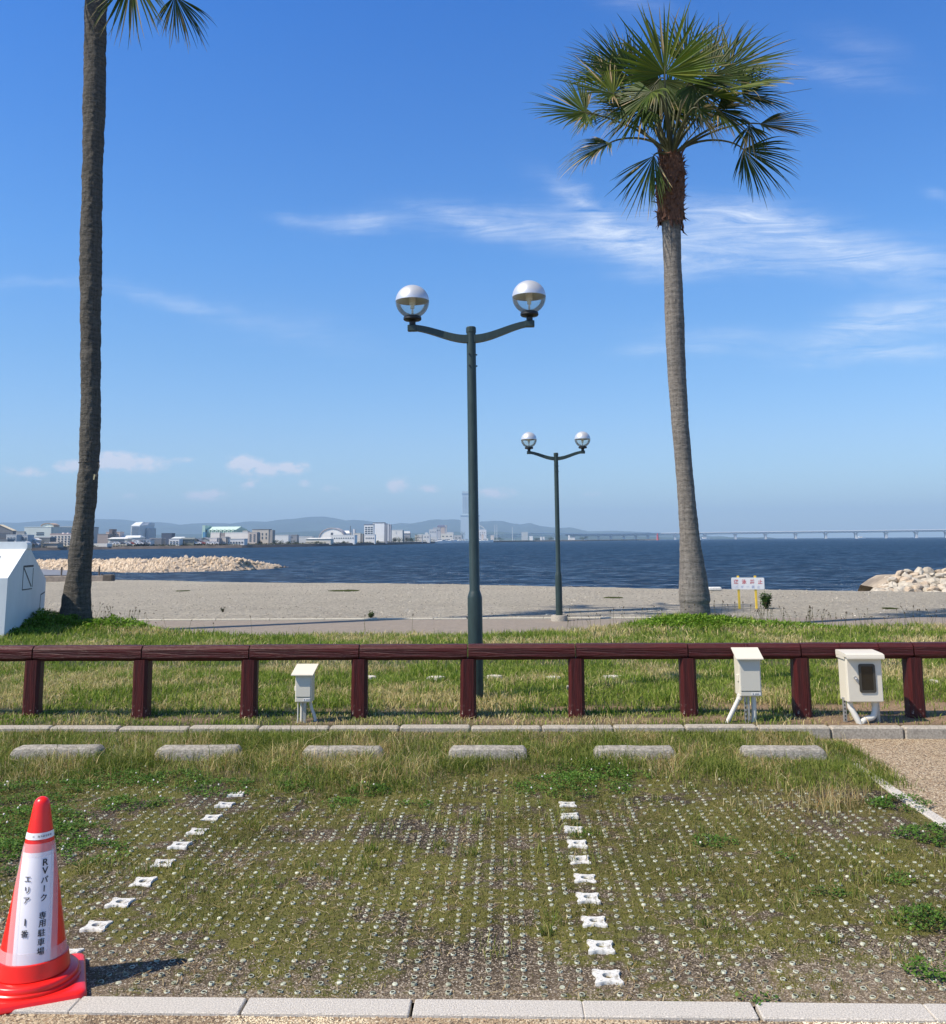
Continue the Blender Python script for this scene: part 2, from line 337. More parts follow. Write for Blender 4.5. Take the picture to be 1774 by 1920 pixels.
def field_col(x, y, z):
    m = mossf(x, y)[:, None]; n = fbm(x, y, .22, 21, 4)[:, None]; n2 = fbm(x, y, .9, 25, 3)[:, None]
    soil = np.array([.072, .052, .031])*(0.25+1.2*n)
    dark = np.clip((fbm(x, y, .5, 31, 4)[:, None]-.52)*7, 0, 1); soil = soil*(1-.5*dark)
    near = (1-sstep(3.75, 4.25, y))[:, None]; soil = soil*(1+near*.5)+near*np.array([.035, .026, .016])
    for (px, py, rad, st) in ((960, 1800, .30, .9), (1690, 1500, .30, 1), (1600, 1480, .25, .9), (1250, 1490, .28, .7), (560, 1500, .35, .7), (760, 1540, .4, .6), (400, 1700, .25, .6), (930, 1470, .25, .8), (1650, 1760, .3, .5)):
        cx, cy = P2(px, py); soil = soil*(1-.55*st*np.exp(-(((x-cx)/rad)**2+((y-cy)/(rad*.6))**2)))[:, None]
    grn = np.array([.092, .096, .024])*(.5+.9*n2)+np.array([.045, .028, .0])*n
    rb = patchsum(x, y, [(1560, 1500, .5, 1), (1480, 1520, .4, .7)])[:, None]
    grn = grn*(1-rb*.4)+rb*.4*np.array([.10, .07, .03])
    c = soil*(1-m)+grn*m
    t = tallzone(x, y)[:, None]; return c*(1-t)+t*np.array([.13, .11, .055])
xs = np.r_[np.arange(-14, -4.6, .12), np.arange(-4.6, XR+.01, .0125), XR+.01]; ys = np.r_[np.arange(K1-.01, 7.2, .0125), np.arange(7.2, KR0+.03, .04)]
gridmesh('parking_ground', xs, ys, field_z, M_field, field_col, {'peb': lambda x, y: np.clip(.34-.34*mossf(x, y)+(.12+.45*sstep(.5, 1.5, x))*(1-sstep(3.9, 4.5, y))+.35*(1-sstep(3.74, 3.9, y))-.2*sstep(5.0, 6.5, y), 0.03, .85)*(1-tallzone(x, y)*.8)},
         kind='structure', label='mossy gravel ground of the overgrown parking bays')

PALMA = (-9.05, 18.35); PALMB = (3.62, 18.75)
def lawn_edge(x): return 17.0+2.6*np.exp(-((x+9.3)/2.6)**2)+2.3*np.exp(-((x-3.6)/2.1)**2)+1.3*sstep(4.5, 8, x)+.12*np.sin(x*1.9)
def lawn_z(x, y):
    z = .10-.10*sstep(12.5, 17, y)+.05*(fbm(x, y, 2.6, 41)-.5)+.02*(fbm(x, y, .4, 45)-.5)
    z = z+.14*np.exp(-(((x-PALMA[0])/1.7)**2+((y-PALMA[1])/1.6)**2))+.15*np.exp(-(((x-PALMB[0])/1.5)**2+((y-PALMB[1])/1.4)**2))
    z = z*(1-sstep(0, .25, KR1+.25-y))+(.082)*sstep(0, .25, KR1+.25-y)
    return z-.5*sstep(0, 1.6, y-lawn_edge(x))
def baref(x, y):      # bare earthy stripe along the fence foot
    b = np.exp(-((y-9.25)/.22)**2)*sstep(.42, .6, fbm(x, y*2, .8, 51))+.9*np.exp(-((y-8.62)/.16)**2)*sstep(.40, .6, fbm(x, y, .5, 55))
    b = b+sstep(2.9, 3.6, x)*np.exp(-((y-9.3)/.7)**2)*.8+np.exp(-(((x-3.0)/.5)**2+((y-8.65)/.25)**2))
    return np.clip(b, 0, 1)
def lawn_col(x, y, z):
    n = fbm(x, y, .5, 61)[:, None]; b = baref(x, y)[:, None]
    g = np.array([.05, .055, .02])*(.6+.8*n); e = np.array([.30, .20, .115])*(.6+.8*n)  # earth under the grass coloured darker to deepen shadow gaps between blades
    return g*(1-b)+e*b
m, t, b_, _ = mat_new('lawn_soil'); a = attr(t, 'col'); tcn = N(t, 'ShaderNodeTexCoord')
nz = noise(t, tcn.outputs['Object'], 60.0, 6, .7)
t.links.new(mixc(t, math_(t, 'MULTIPLY_ADD', nz, 3, -1, clamp=True), vmath(t, 'MULTIPLY', a.outputs['Color'], (.5, .5, .5)).outputs[0], vmath(t, 'MULTIPLY', a.outputs['Color'], (1.3, 1.3, 1.3)).outputs[0]), b_.inputs['Base Color'])
b_.inputs['Roughness'].default_value = .95; bn = N(t, 'ShaderNodeBump'); bn.inputs['Distance'].default_value = .02; t.links.new(nz, bn.inputs['Height']); t.links.new(bn.outputs[0], b_.inputs['Normal'])
M_lawn = m
gridmesh('lawn_ground', np.r_[-60, -40, np.arange(-26, 26, .13), 40, 60], np.r_[np.arange(KR1-.02, 21.0, .09)], lawn_z, M_lawn, lawn_col, kind='structure', label='earth of the lawn behind the fence')

M_path = mat('path_blocks', (.25, .21, .165), .9, var=.28, vscale=14, bump=.4, bscale=120)
t = M_path.node_tree; b_ = t.nodes['Principled BSDF']; tcn = N(t, 'ShaderNodeTexCoord')
br = N(t, 'ShaderNodeTexBrick'); setin(br, Scale=1.0); br.inputs['Brick Width'].default_value = .42; br.inputs['Row Height'].default_value = .21; br.inputs['Mortar Size'].default_value = .012
t.links.new(mapping(t, tcn.outputs['Object'], rot=(0, 0, math.radians(45))), br.inputs['Vector'])
for i, c in ((1, (.25, .21, .165)), (2, (.21, .18, .145)), (3, (.12, .10, .08))): br.inputs[i].default_value = (*c, 1)
old = b_.inputs['Base Color'].links[0].from_socket
t.links.new(mixc(t, .55, br.outputs[0], old), b_.inputs['Base Color'])
o = MB().add([(-60, 15.6, -.05), (60, 15.6, -.05), (60, 21.1, -.05), (-60, 21.1, -.05)], [(0, 1, 2, 3)]).build('path', M_path); tag(o, 'brown block path between lawn and beach', None, None, 'structure')

_cx = np.array([-60, -19.5, -10.5, -1.4, 6.5, 14.1, 60]); _cy = np.array([60, 46.5, 41.9, 39.1, 34.6, 31.8, 22])
def crest(x): return np.interp(x, _cx, _cy)
def beach_z(x, y):
    c = crest(x); z = -.07-.04*sstep(0, 1, (y-21)/10)+.05*(fbm(x, y, 3.0, 71)-.5)*sstep(0, 3, y-21.3)+.02*(fbm(x, y, .5, 73, 3)-.5)*sstep(0, 1.5, y-21.3)
    return np.maximum(z-np.maximum(0, y-c)*.16-.02*np.maximum(0, y-c)**1.3, -4.0)
m, t, b_, _ = mat_new('beach_gravel'); tcn = N(t, 'ShaderNodeTexCoord'); oc = tcn.outputs['Object']
n1 = noise(t, mapping(t, oc, scale=(1, 1, 1)), 9.0, 8, .75); n2 = noise(t, oc, .35, 5, .6); n3 = noise(t, mapping(t, oc, scale=(.6, 1.7, 1)), 34.0, 5, .7)
c = mixc(t, math_(t, 'MULTIPLY_ADD', n2, 2.4, -.7, clamp=True), (.63, .58, .475), (.53, .485, .395))
c = mixc(t, math_(t, 'MULTIPLY_ADD', n1, 5.0, -2.0, clamp=True), vmath(t, 'MULTIPLY', c, (.68, .67, .65)).outputs[0], vmath(t, 'MULTIPLY', c, (1.28, 1.27, 1.24)).outputs[0])
c = mixc(t, math_(t, 'MULTIPLY_ADD', n3, 5.0, -2.9, clamp=True), c, (.66, .60, .50))
t.links.new(c, b_.inputs['Base Color']); b_.inputs['Roughness'].default_value = .95; b_.inputs['Specular IOR Level'].default_value = .2
bn = N(t, 'ShaderNodeBump'); bn.inputs['Strength'].default_value = 1.0; bn.inputs['Distance'].default_value = .12; t.links.new(math_(t, 'ADD', n1, n3), bn.inputs['Height']); t.links.new(bn.outputs[0], b_.inputs['Normal'])
M_beach = m
gridmesh('beach', np.r_[-120, -90, np.arange(-70, 60, .5), 90], np.r_[21.2, np.arange(21.3, 62, .3), 75, 90], beach_z, M_beach, kind='structure', label='grey beige gravel beach')

m, t, b_, _ = mat_new('sea_water'); tcn = N(t, 'ShaderNodeTexCoord'); oc = tcn.outputs['Object']
w1 = noise(t, mapping(t, oc, scale=(.45, 1.0, 1), rot=(0, 0, .12)), 1.1, 9, .68, .5)
w2 = noise(t, mapping(t, oc, scale=(.5, 1.0, 1), rot=(0, 0, -.2)), .22, 7, .7, .4)
w3 = noise(t, mapping(t, oc, scale=(.10, 1.0, 1)), .03, 4, .6)
hgt = math_(t, 'ADD', math_(t, 'MULTIPLY', w1, .5), math_(t, 'MULTIPLY', w2, 1.1))
c = mixc(t, math_(t, 'MULTIPLY_ADD', w3, 2.4, -.75, clamp=True), (.006, .024, .055), (.010, .036, .078))
c = mixc(t, math_(t, 'MULTIPLY_ADD', w1, 7.0, -3.5, clamp=True), c, (.075, .15, .24))  # wave light and shade put into the base colour: pale crests, dark troughs
c = mixc(t, math_(t, 'MULTIPLY_ADD', w2, -5.0, 2.1, clamp=True), c, (.006, .02, .05))
t.links.new(c, b_.inputs['Base Color']); b_.inputs['Roughness'].default_value = .22; b_.inputs['IOR'].default_value = 1.33; b_.inputs['Specular IOR Level'].default_value = .14
bn = N(t, 'ShaderNodeBump'); bn.inputs['Strength'].default_value = 1.0; bn.inputs['Distance'].default_value = 1.1; t.links.new(hgt, bn.inputs['Height']); t.links.new(bn.outputs[0], b_.inputs['Normal'])
t.nodes.remove(b_); df = N(t, 'ShaderNodeBsdfDiffuse'); t.links.new(c, df.inputs['Color']); gl = N(t, 'ShaderNodeBsdfGlossy'); gl.inputs['Roughness'].default_value = .25; gl.inputs['Color'].default_value = (.8, .9, 1, 1)
t.links.new(bn.outputs[0], gl.inputs['Normal']); t.links.new(bn.outputs[0], df.inputs['Normal'])
mx = N(t, 'ShaderNodeMixShader'); t.links.new(math_(t, 'MULTIPLY_ADD', w1, .75, -.29, clamp=True), mx.inputs[0]); t.links.new(df.outputs[0], mx.inputs[1]); t.links.new(gl.outputs[0], mx.inputs[2]); t.links.new(mx.outputs[0], _.inputs['Surface'])
M_sea = m
o = MB().add([(-14000, 24, -1.5), (14000, 24, -1.5), (14000, 15500, -1.5), (-14000, 15500, -1.5)], [(0, 1, 2, 3)]).build('water', M_sea); tag(o, 'deep blue rippled sea', None, None, 'structure')

# hills on the horizon
RP = [(-120, 985), (-60, 978), (0, 981), (30, 980), (75, 984), (95, 979), (127, 976), (150, 979), (180, 976), (200, 974.5), (225, 974), (245, 978), (265, 982), (285, 983), (300, 980), (315, 983), (330, 986), (350, 985), (375, 983), (400, 980), (420, 980),
      (445, 982), (465, 980), (485, 978), (512, 980), (540, 975), (560, 974), (590, 970.5), (612, 969), (635, 973), (655, 976), (670, 975), (690, 977), (705, 980), (725, 984), (740, 984), (755, 981), (775, 982), (800, 978), (820, 975), (835, 976),
      (855, 974.5), (880, 977), (900, 979), (925, 976.5), (943, 977), (960, 982), (975, 984), (993, 981), (1010, 986), (1030, 988), (1045, 990), (1065, 989), (1080, 994), (1098, 998), (1115, 996), (1140, 995), (1165, 997), (1200, 1000), (1260, 1003), (1320, 1007)]
def ridge(name, Y, off, amp, seed, mat):
    P = [D(x, y, Y) for x, y in RP]; rx = np.array([p[0] for p in P]); rz = np.array([p[2] for p in P])
    xs = np.linspace(rx[0], rx[-1], 700); zt = np.interp(xs, rx, rz)*amp
    zt = zt+22*(fbm(xs, xs*0, 260, seed, 4)-.5)*min(1, amp)
    rows = np.linspace(-1, 1, 25); V = []
    for r in rows:
        prof = np.cos(r*math.pi/2)**.75
        y = Y+r*2400+off
        n = (fbm(xs, np.full_like(xs, y), 420, seed+5, 5)-.5)*90*(1-prof)*prof*4*amp
        V.append(np.c_[xs*(y/Y if False else 1), np.full_like(xs, y), -6+(zt+6)*prof+n])
    V = np.vstack(V); nx = len(xs); i = (np.arange(len(rows)-1)[:, None]*nx+np.arange(nx-1)[None, :]).ravel()
    o = npmesh(name, V, np.c_[i, i+1, i+1+nx, i+nx], mat, smooth=True, kind='structure'); return o
M_hill = mat('hill_forest', (.035, .06, .04), 1.0, var=.5, vscale=.004, spec=0)
o = ridge('mountains', 11500, 0, 1.0, 81, M_hill); tag(o, 'long forested mountain ridge fading blue along the horizon')
o = ridge('foothills', 8300, 0, .42, 95, M_hill); tag(o, 'low foothills in front of the mountain ridge')

# haze
m = bpy.data.materials.new('haze_air'); m.use_nodes = True; t = m.node_tree; t.nodes.clear()
pv = N(t, 'ShaderNodeVolumePrincipled'); pv.inputs['Color'].default_value = (.52, .75, 1.0, 1); pv.inputs['Density'].default_value = HAZE = 1.2e-4; pv.inputs['Anisotropy'].default_value = 0.0
oo = N(t, 'ShaderNodeOutputMaterial'); t.links.new(pv.outputs[0], oo.inputs['Volume'])
o = MB().box(-14500, 14500, -200, 16000, -12, 480).build('haze', m); tag(o, 'thin blue haze over the bay', None, None, 'stuff')

# ---------------------------------------------------------------- kerbs
M_granite = mat('granite_kerb', (.58, .54, .475), .85, var=.42, vscale=170, bump=.8, bscale=170, dirt=(.2, .17, .13), dscale=14, damt=.35)
M_kerb = mat('weathered_concrete', (.37, .335, .275), .9, var=.35, vscale=60, bump=.5, bscale=160, dirt=(.17, .15, .12), dscale=9, damt=.75)
M_kerbold = mat('lichened_concrete', (.33, .305, .26), .95, var=.45, vscale=45, bump=1.0, bscale=90, dirt=(.13, .12, .09), dscale=12, damt=.9)
def kx(px): return G(px, 1885)[0]
js = [kx(460-317*k) for k in (5, 4, 3, 2, 1)]+[kx(460), kx(772), kx(1090), kx(1410), kx(1725), kx(2042), kx(2359)]
kl = []
for i in range(len(js)-1):
    o = MB().cbox(js[i]+.004, js[i+1]-.004, K0, K1, -.1, .012, .004).build('kerb_stone', M_granite)
    o.rotation_euler = (0, 0, random.uniform(-.002, .002)); kl.append(o)
names = ['far left of the row behind the camera side', '', '']
for i, o in enumerate(kl):
    tag(o, 'pale granite kerb stone laid flush along the front edge of the parking bays', 'kerb stone', 'granite kerb stones along the front edge of the bays')
side = []
y = 3.76
while y < 6.9:
    side.append(MB().cbox(XR+.01, XR+.085, y+.004, y+.6-.004, -.1, .014+random.uniform(0, .006), .005).build('kerb_stone', M_granite)); y += .6
for o in side: tag(o, 'pale granite kerb stone half buried along the right edge of the mossy field', 'kerb stone', 'granite kerb stones along the right edge of the field')
js2 = []; x = G(358, 1360, .1)[0]-.6*9
while x < 9: js2.append(x); x += .6
for i in range(len(js2)-1):
    g = .006 if i % 2 else .004
    o = MB().cbox(js2[i]+g, js2[i+1]-g, KR0+random.uniform(-.006, .006), KR1, -.1, .096+random.uniform(-.006, .006), .012).build('kerb_block', M_kerb)
    tag(o, 'weathered concrete kerb block edging the lawn below the maroon fence', 'kerb block', 'concrete kerb blocks below the maroon fence')
x = -40.0; jk = []
M_edge = mat('pale_edging', (.55, .51, .40), .8, var=.2, vscale=30, dirt=(.3, .27, .2), dscale=5, damt=.3)
for k in range(36):
    o = MB().cbox(x+.006, x+1.194, 21.13, 21.21, -.3, -.022, .008).build('edging_strip', M_edge); x += 1.2
    if k > 18 and x > 12: pass
    tag(o, 'cream concrete edging strip between brown path and gravel beach', 'edging', 'cream edging strips along the beach')
    jk.append(o)
    if x > 14: break

# ---------------------------------------------------------------- wheel stops
ST = [(23, 185), (293, 446), (567, 715), (842, 988), (1115, 1267), (1393, 1548)]
SL = ['leftmost concrete wheel stop, lying clear of the grass with a dark right end', 'second concrete wheel stop from the left, below the second fence bay',
      'third concrete wheel stop from the left, half hidden in dry straw', 'fourth concrete wheel stop from the left, below the near lamp post',
      'fifth concrete wheel stop, with green clover at its left', 'rightmost concrete wheel stop, beside the pebble pavement']
for (a, b), l in zip(ST, SL):
    x0 = D(a, 1424, 7.46)[0]; x1 = D(b, 1424, 7.46)[0]; w = x1-x0
    def sec(x, k=1.0, dz=0.0): return [(x, 7.42, 0), (x, 7.42, .068*k), (x, 7.43, .088*k+dz), (x, 7.445, .096*k+dz), (x, 7.56, .096*k+dz), (x, 7.575, .086*k+dz), (x, 7.58, .06*k), (x, 7.58, 0)]
    rings = [sec(0, .72), sec(.018, .95), sec(.03, 1)]+[sec(w*f, 1, random.uniform(-.003, .003)) for f in (.2, .4, .6, .8)]+[sec(w-.03, 1), sec(w-.018, .95), sec(w, .72)]
    o = MB().loft([[p for p in r] for r in rings]).build('wheel_stop', M_kerbold, smooth=30)
    o.location = (x0, 0, random.uniform(.0, .012)); o.rotation_euler = (0, random.uniform(-.012, .012), 0)
    tag(o, l, 'wheel stop', 'concrete wheel stops at the head of the bays')

# ---------------------------------------------------------------- fence
FY = 8.80
def woodpaint(name, vert=False):
    m, t, b, out = mat_new(name); tcn = N(t, 'ShaderNodeTexCoord'); oc = tcn.outputs['Object']
    sc = (30, 30, 1.6) if vert else (1.6, 30, 30)
    gr = noise(t, mapping(t, oc, scale=sc), 1.6, 8, .6, .9); fn = noise(t, oc, 45, 5, .6)
    c = mixc(t, math_(t, 'MULTIPLY_ADD', gr, 3.0, -1.0, clamp=True), (.036, .004, .004), (.085, .009, .008))
    wear = noise(t, mapping(t, oc, scale=(.5, 1, 1) if not vert else (1, 1, .5)), 4.2, 6, .72)
    c = mixc(t, math_(t, 'MULTIPLY_ADD', wear, 5.0, -3.1, clamp=True), c, (.15, .035, .032))
    if vert:
        sp = N(t, 'ShaderNodeSeparateXYZ'); t.links.new(oc, sp.inputs[0])
        low = math_(t, 'MULTIPLY_ADD', sp.outputs[2], -9.0, 1.25, clamp=True)
        ch = math_(t, 'MULTIPLY', math_(t, 'MULTIPLY_ADD', noise(t, oc, 26, 6, .75), 12, -7.0, clamp=True), low)
    else:
        ch = math_(t, 'MULTIPLY_ADD', noise(t, oc, 15, 5, .8), 24, -16.7, clamp=True)
    c = mixc(t, ch, c, (.50, .42, .36))
    t.links.new(c, b.inputs['Base Color']); b.inputs['Roughness'].default_value = .5; b.inputs['Specular IOR Level'].default_value = .38
    bn = N(t, 'ShaderNodeBump'); bn.inputs['Strength'].default_value = 1.0; bn.inputs['Distance'].default_value = .014; t.links.new(gr, bn.inputs['Height'])
    b2 = N(t, 'ShaderNodeBump'); b2.inputs['Strength'].default_value = .35; b2.inputs['Distance'].default_value = .004; t.links.new(fn, b2.inputs['Height']); t.links.new(bn.outputs[0], b2.inputs['Normal'])
    t.links.new(b2.outputs[0], b.inputs['Normal']); return m
M_rail = woodpaint('maroon_rail'); M_post = woodpaint('maroon_post', True)
fence = empty('fence', (0, FY, .1), 0, 'low maroon post and rail fence of concrete made to look like logs', 'fence')
PXs = [D(q, 1342, FY)[0] for q in (-352, -146, 60, 265, 467, 674, 878, 1081.5, 1292.5, 1505, 1717, 1929, 2141, 2353, 2565)]
def octa(w, d, c): return [(-w+c, -d), (w-c, -d), (w, -d+c), (w, d-c), (w-c, d), (-w+c, d), (-w, d-c), (-w, -d+c)]
for i, x in enumerate(PXs):
    rings = []
    for z, s in ((-.06, 1.04), (0, 1.02), (.15, 1.0), (.3, .985), (.42, .98), (.50, .98)):
        rings.append([(px*s+random.uniform(-.0015, .0015), py*s+random.uniform(-.0015, .0015), z) for px, py in octa(.072, .07, .026)])
    MB().loft(rings).build('post', M_post, fence, smooth=20, loc=(x, .0, 0), rot=(random.uniform(-.008, .008), random.uniform(-.012, .012), random.uniform(-.1, .1)))
for i in range(len(PXs)-1):
    x0, x1 = PXs[i]+.003, PXs[i+1]-.003
    cuts = [x0, x1]
    if i == 8: cuts = [x0, x0+(.50), x0+.53, x1]
    if i == 9: cuts = [x0, x0+.34, x0+.68, x1]
    for a, b in zip(cuts[:-1], cuts[1:]):
        a += .0025; b -= .0025; prof = octa(.072, .067, .03); rings = []
        n = max(2, int((b-a)/.12)+1); dz = random.uniform(-.002, .002)
        for k in range(n+1):
            xx = a+(b-a)*k/n; s = .97 if k in (0, n) else 1.0
            rings.append([(xx-(a+b)/2, py*s, .556+dz+pz*s+random.uniform(-.0012, .0012)) for py, pz in prof])
        MB().loft(rings).build('rail', M_rail, fence, smooth=20, loc=((a+b)/2, random.uniform(-.002, .002), 0))

# ---------------------------------------------------------------- lamps
M_pole = mat('dark_green_paint', (.022, .040, .036), .42, var=.25, vscale=6, bump=.15, bscale=40, dirt=(.26, .28, .24), dscale=7, damt=.14, stretch=(6, 6, 1.2))
M_black = mat('black_metal', (.012, .013, .013), .5)
M_dome = mat('white_dome', (.66, .675, .69), .36, .45, var=.04, vscale=4)
m = mat('dome_underside', (.50, .50, .46), .6); M_under = m
m, t, b_, out = mat_new('clear_globe'); tr = N(t, 'ShaderNodeBsdfTransparent'); gl = N(t, 'ShaderNodeBsdfGlossy'); gl.inputs['Roughness'].default_value = .03
df = N(t, 'ShaderNodeBsdfDiffuse'); df.inputs['Color'].default_value = (.55, .55, .48, 1)
tr.inputs['Color'].default_value = (.93, .93, .90, 1)
lw = N(t, 'ShaderNodeLayerWeight'); lw.inputs['Blend'].default_value = .25
m1 = N(t, 'ShaderNodeMixShader'); t.links.new(math_(t, 'MULTIPLY_ADD', lw.outputs['Facing'], .14, .05, clamp=True), m1.inputs[0]); t.links.new(tr.outputs[0], m1.inputs[1]); t.links.new(df.outputs[0], m1.inputs[2])
m2 = N(t, 'ShaderNodeMixShader'); t.links.new(math_(t, 'MULTIPLY', lw.outputs['Fresnel'], .8, clamp=True), m2.inputs[0]); t.links.new(m1.outputs[0], m2.inputs[1]); t.links.new(gl.outputs[0], m2.inputs[2])
t.links.new(m2.outputs[0], out.inputs['Surface']); M_globe = m
M_bulb = mat('frosted_bulb', (.75, .74, .66), .3)
def make_lamp(base, top_z, S, label, foot=False, slant=.0, span=.593):
    """S: metres per unit of a lamp whose arms span 2 x 0.593"""
    L = top_z; r = empty('street_lamp', base, 0, label, 'street lamp')
    sh = .98*S                                   # top of the thicker lower sleeve
    MB().lathe([(.0, -.05), (.075*S, -.05), (.074*S, sh), (.070*S, sh+.02*S), (.058*S, sh+.06*S), (.0525*S, sh+.075*S), (.048*S, L-.06*S), (.048*S, L-.06*S+.002)], 28).build('pole', M_pole, r, True)
    MB().lathe([(.049*S, L-.065*S), (.0535*S, L-.06*S), (.0535*S, L-.010*S), (.046*S, L), (.0, L)], 10).build('pole_cap', M_pole, r)
    if foot: MB().lathe([(.0, -.1), (.19*S, -.1), (.18*S, .10*S), (.17*S, .12*S), (.0, .122*S)], 24).build('footing', M_kerb, r, True)
    for k, zz in enumerate((.30, .42)):
        MB().lathe([(0, 0), (.008*S, 0), (.008*S, .012*S), (0, .012*S)], 8).build('bolt', M_black, r, loc=(.049*S, 0, L-zz*S), rot=(0, math.pi/2, 0))
        MB().lathe([(0, 0), (.008*S, 0), (.008*S, .012*S), (0, .012*S)], 8).build('bolt', M_black, r, loc=(-.02*S, -.046*S, L-zz*S), rot=(math.pi/2, 0, 0))
    for s in (-1, 1):
        pts = []; dz = slant*s
        for k in range(15):
            q = k/14; xx = .03+q*(span+.007); zc = -.115+.145*(q**2*(3-2*q)) if q < 1 else .03
            if q > .86: zc = .0285
            pts.append((s*xx*S, 0, L+(zc+.0-.015)*S+dz*q))
        rad = [.030*S*(1.25-.35*k/14) for k in range(15)]
        a = MB().tube(pts, rad, sq=(1.05, 1.05)).build('arm', M_pole, r, 25)
        gx, gz = s*span*S, L+.045*S+dz
        MB().cbox(gx-.03*S-.02*S, gx+.05*S+.0*S, -.034*S, .034*S, gz-.068*S, gz-.003*S, .004).build('arm_end', M_pole, a)
        h = empty('lamp_head', (gx, 0, gz)); h.parent = r
        MB().lathe([(0, 0), (.034*S, 0), (.034*S, .035*S), (.05*S, .045*S), (.088*S, .05*S), (.096*S, .06*S), (.094*S, .085*S), (.08*S, .095*S), (0, .096*S)], 28).build('collar', M_black, h, True)
        R = .178*S; cz = .093*S+R*.90
        eq = .02; n = 40
        up = [(math.cos(a_)*R, cz+math.sin(a_)*R) for a_ in np.linspace(eq, math.pi/2-.001, 16)]
        MB().lathe(up+[(0, cz+R)], n, caps=False).build('dome', M_dome, h, True)
        MB().lathe([(R*.985, cz+math.sin(eq)*R-.001), (R*.97, cz+.012*S), (R*.35, cz+.05*S), (0, cz+.052*S)], n, caps=False).build('reflector', M_under, h, True)
        lo = [(math.cos(a_)*R*.995, cz+math.sin(a_)*R*.995) for a_ in np.linspace(-1.10, eq, 18)]
        MB().lathe(lo, n, caps=False).build('globe', M_globe, h, True)
        MB().lathe([(.035*S, cz+.05*S), (.035*S, cz-.03*S), (.022*S, cz-.04*S), (.022*S, cz-.075*S), (.010*S, cz-.08*S), (.012*S, cz-.13*S), (.0, cz-.135*S)], 14).build('bulb', M_bulb, h, True)
    return r
b1 = G(893, 1310, .1)
t1 = D(884, 613, b1[1])[2]-.1
S1 = 1.0
make_lamp((b1[0], b1[1], .1), t1, S1*.998, 'dark green double globe street lamp standing just behind the maroon fence', False, .010, .618).rotation_euler = (0, -.0068, 0)
b2 = G(1049, 1164, -.05); t2 = D(1043, 849, b2[1])[2]+.05
make_lamp((b2[0], b2[1], -.05), t2, .968, 'smaller looking far double globe street lamp on a round concrete footing by the path', True, 0.0, .603)

# ---------------------------------------------------------------- utility cabinets
M_cab = mat('beige_enamel', (.70, .65, .53), .4, var=.05, vscale=3, dirt=(.45, .40, .30), dscale=9, damt=.15)
M_door = mat('beige_door', (.60, .575, .49), .45, var=.04, vscale=3)
M_zinc = mat('galvanised_steel', (.42, .42, .40), .45, .6, var=.2, vscale=30)
M_pvc = mat('grey_beige_pipe', (.62, .60, .53), .45)
M_dark = mat('dark_gasket', (.05, .045, .035), .5)
M_stick = mat('white_sticker', (.8, .8, .78), .4); M_ink = mat('black_ink', (.015, .015, .018), .6)
m, t, b_, _ = mat_new('smoked_glass'); b_.inputs['Base Color'].default_value = (.02, .017, .012, 1); b_.inputs['Roughness'].default_value = .08; M_smoke = m
def pipe(pts, r, mat_, parent, name='conduit', n=16): return MB().tube(pts, r, n).build(name, mat_, parent, True)
def smoothpath(P, n=6):
    P = [np.array(p, float) for p in P]; out = []
    for i in range(len(P)-1):
        p0, p1, p2, p3 = P[max(i-1, 0)], P[i], P[i+1], P[min(i+2, len(P)-1)]
        for k in range(n):
            t_ = k/n; out.append(.5*((2*p1)+(-p0+p2)*t_+(2*p0-5*p1+4*p2-p3)*t_**2+(-p0+3*p1-3*p2+p3)*t_**3))
    out.append(P[-1]); return out
def cabinet_small(xa, xb, yt, yb, Y, label, depth=.13, pitch=1.0, tilt=.0):
    x0 = D(xa, yb, Y)[0]; x1 = D(xb, yb, Y)[0]; z0 = D(xa, yb, Y)[2]; z1 = D(xa, yt, Y)[2]; w = x1-x0; h = z1-z0; xc = (x0+x1)/2
    r = empty('meter_box', (xc, Y, .1), tilt, label, 'utility box'); a = z0-.1; b = z1-.1
    MB().cbox(-w/2, w/2, 0, depth, a, b, .004).build('case', M_cab, r)
    MB().cbox(-w/2+.006, w/2-.008, -.010, -.001, a+.045, b-.008, .004).build('door', M_door, r)
    MB().cbox(-w/2+.006, w/2-.008, -.007, -.001, a+.006, a+.038, .002).build('lower_panel', M_door, r)
    MB().cbox(w*.02, w/2-.012, -.0085, -.0075, a+.012, a+.032, .0003).build('sticker', M_stick, r)
    lg = MB().lathe([(0, 0), (.0055, 0), (.0055, .0006), (0, .0006)], 10); lg.build('emblem', M_ink, r, loc=(w*.09, -.0087, a+.022), rot=(math.pi/2, 0, 0))
    k = MB()
    for q in range(5): k.box(w*.17+q*.0075, w*.17+q*.0075+.0055, -.0095, -.0088, a+.0185, a+.0255)
    k.build('lettering', M_ink, r)
    e = .03
    MB().add([(-w/2-e, -.045, b-.012), (w/2+e*.6, -.045, b-.012), (w/2+e, depth+.01, b+.058), (-w/2-e*.6, depth+.01, b+.058),
              (-w/2-e, -.045, b-.004), (w/2+e*.6, -.045, b-.004), (w/2+e, depth+.01, b+.066), (-w/2-e*.6, depth+.01, b+.066)],
             [(3, 2, 1, 0), (4, 5, 6, 7), (0, 1, 5, 4), (1, 2, 6, 5), (2, 3, 7, 6), (3, 0, 4, 7)]).build('roof', M_cab, r)
    MB().cbox(-w/2-.012, -w/2+.001, .02, .06, a+h*.38, a+h*.55, .003).build('hinge', M_cab, r)
    return r, w, a, b
r, w, a, b = cabinet_small(553, 584, 1263, 1317, 8.52, 'small beige meter box with sloping lid standing by itself between the third and fourth posts')
pipe([(-.055, .05, a+.01), (-.055, .05, a-.02), (-.055, .05, -.02)], .006, M_pvc, r); pipe([(-.03, .09, a+.01), (-.03, .09, -.02)], .014, M_pvc, r)
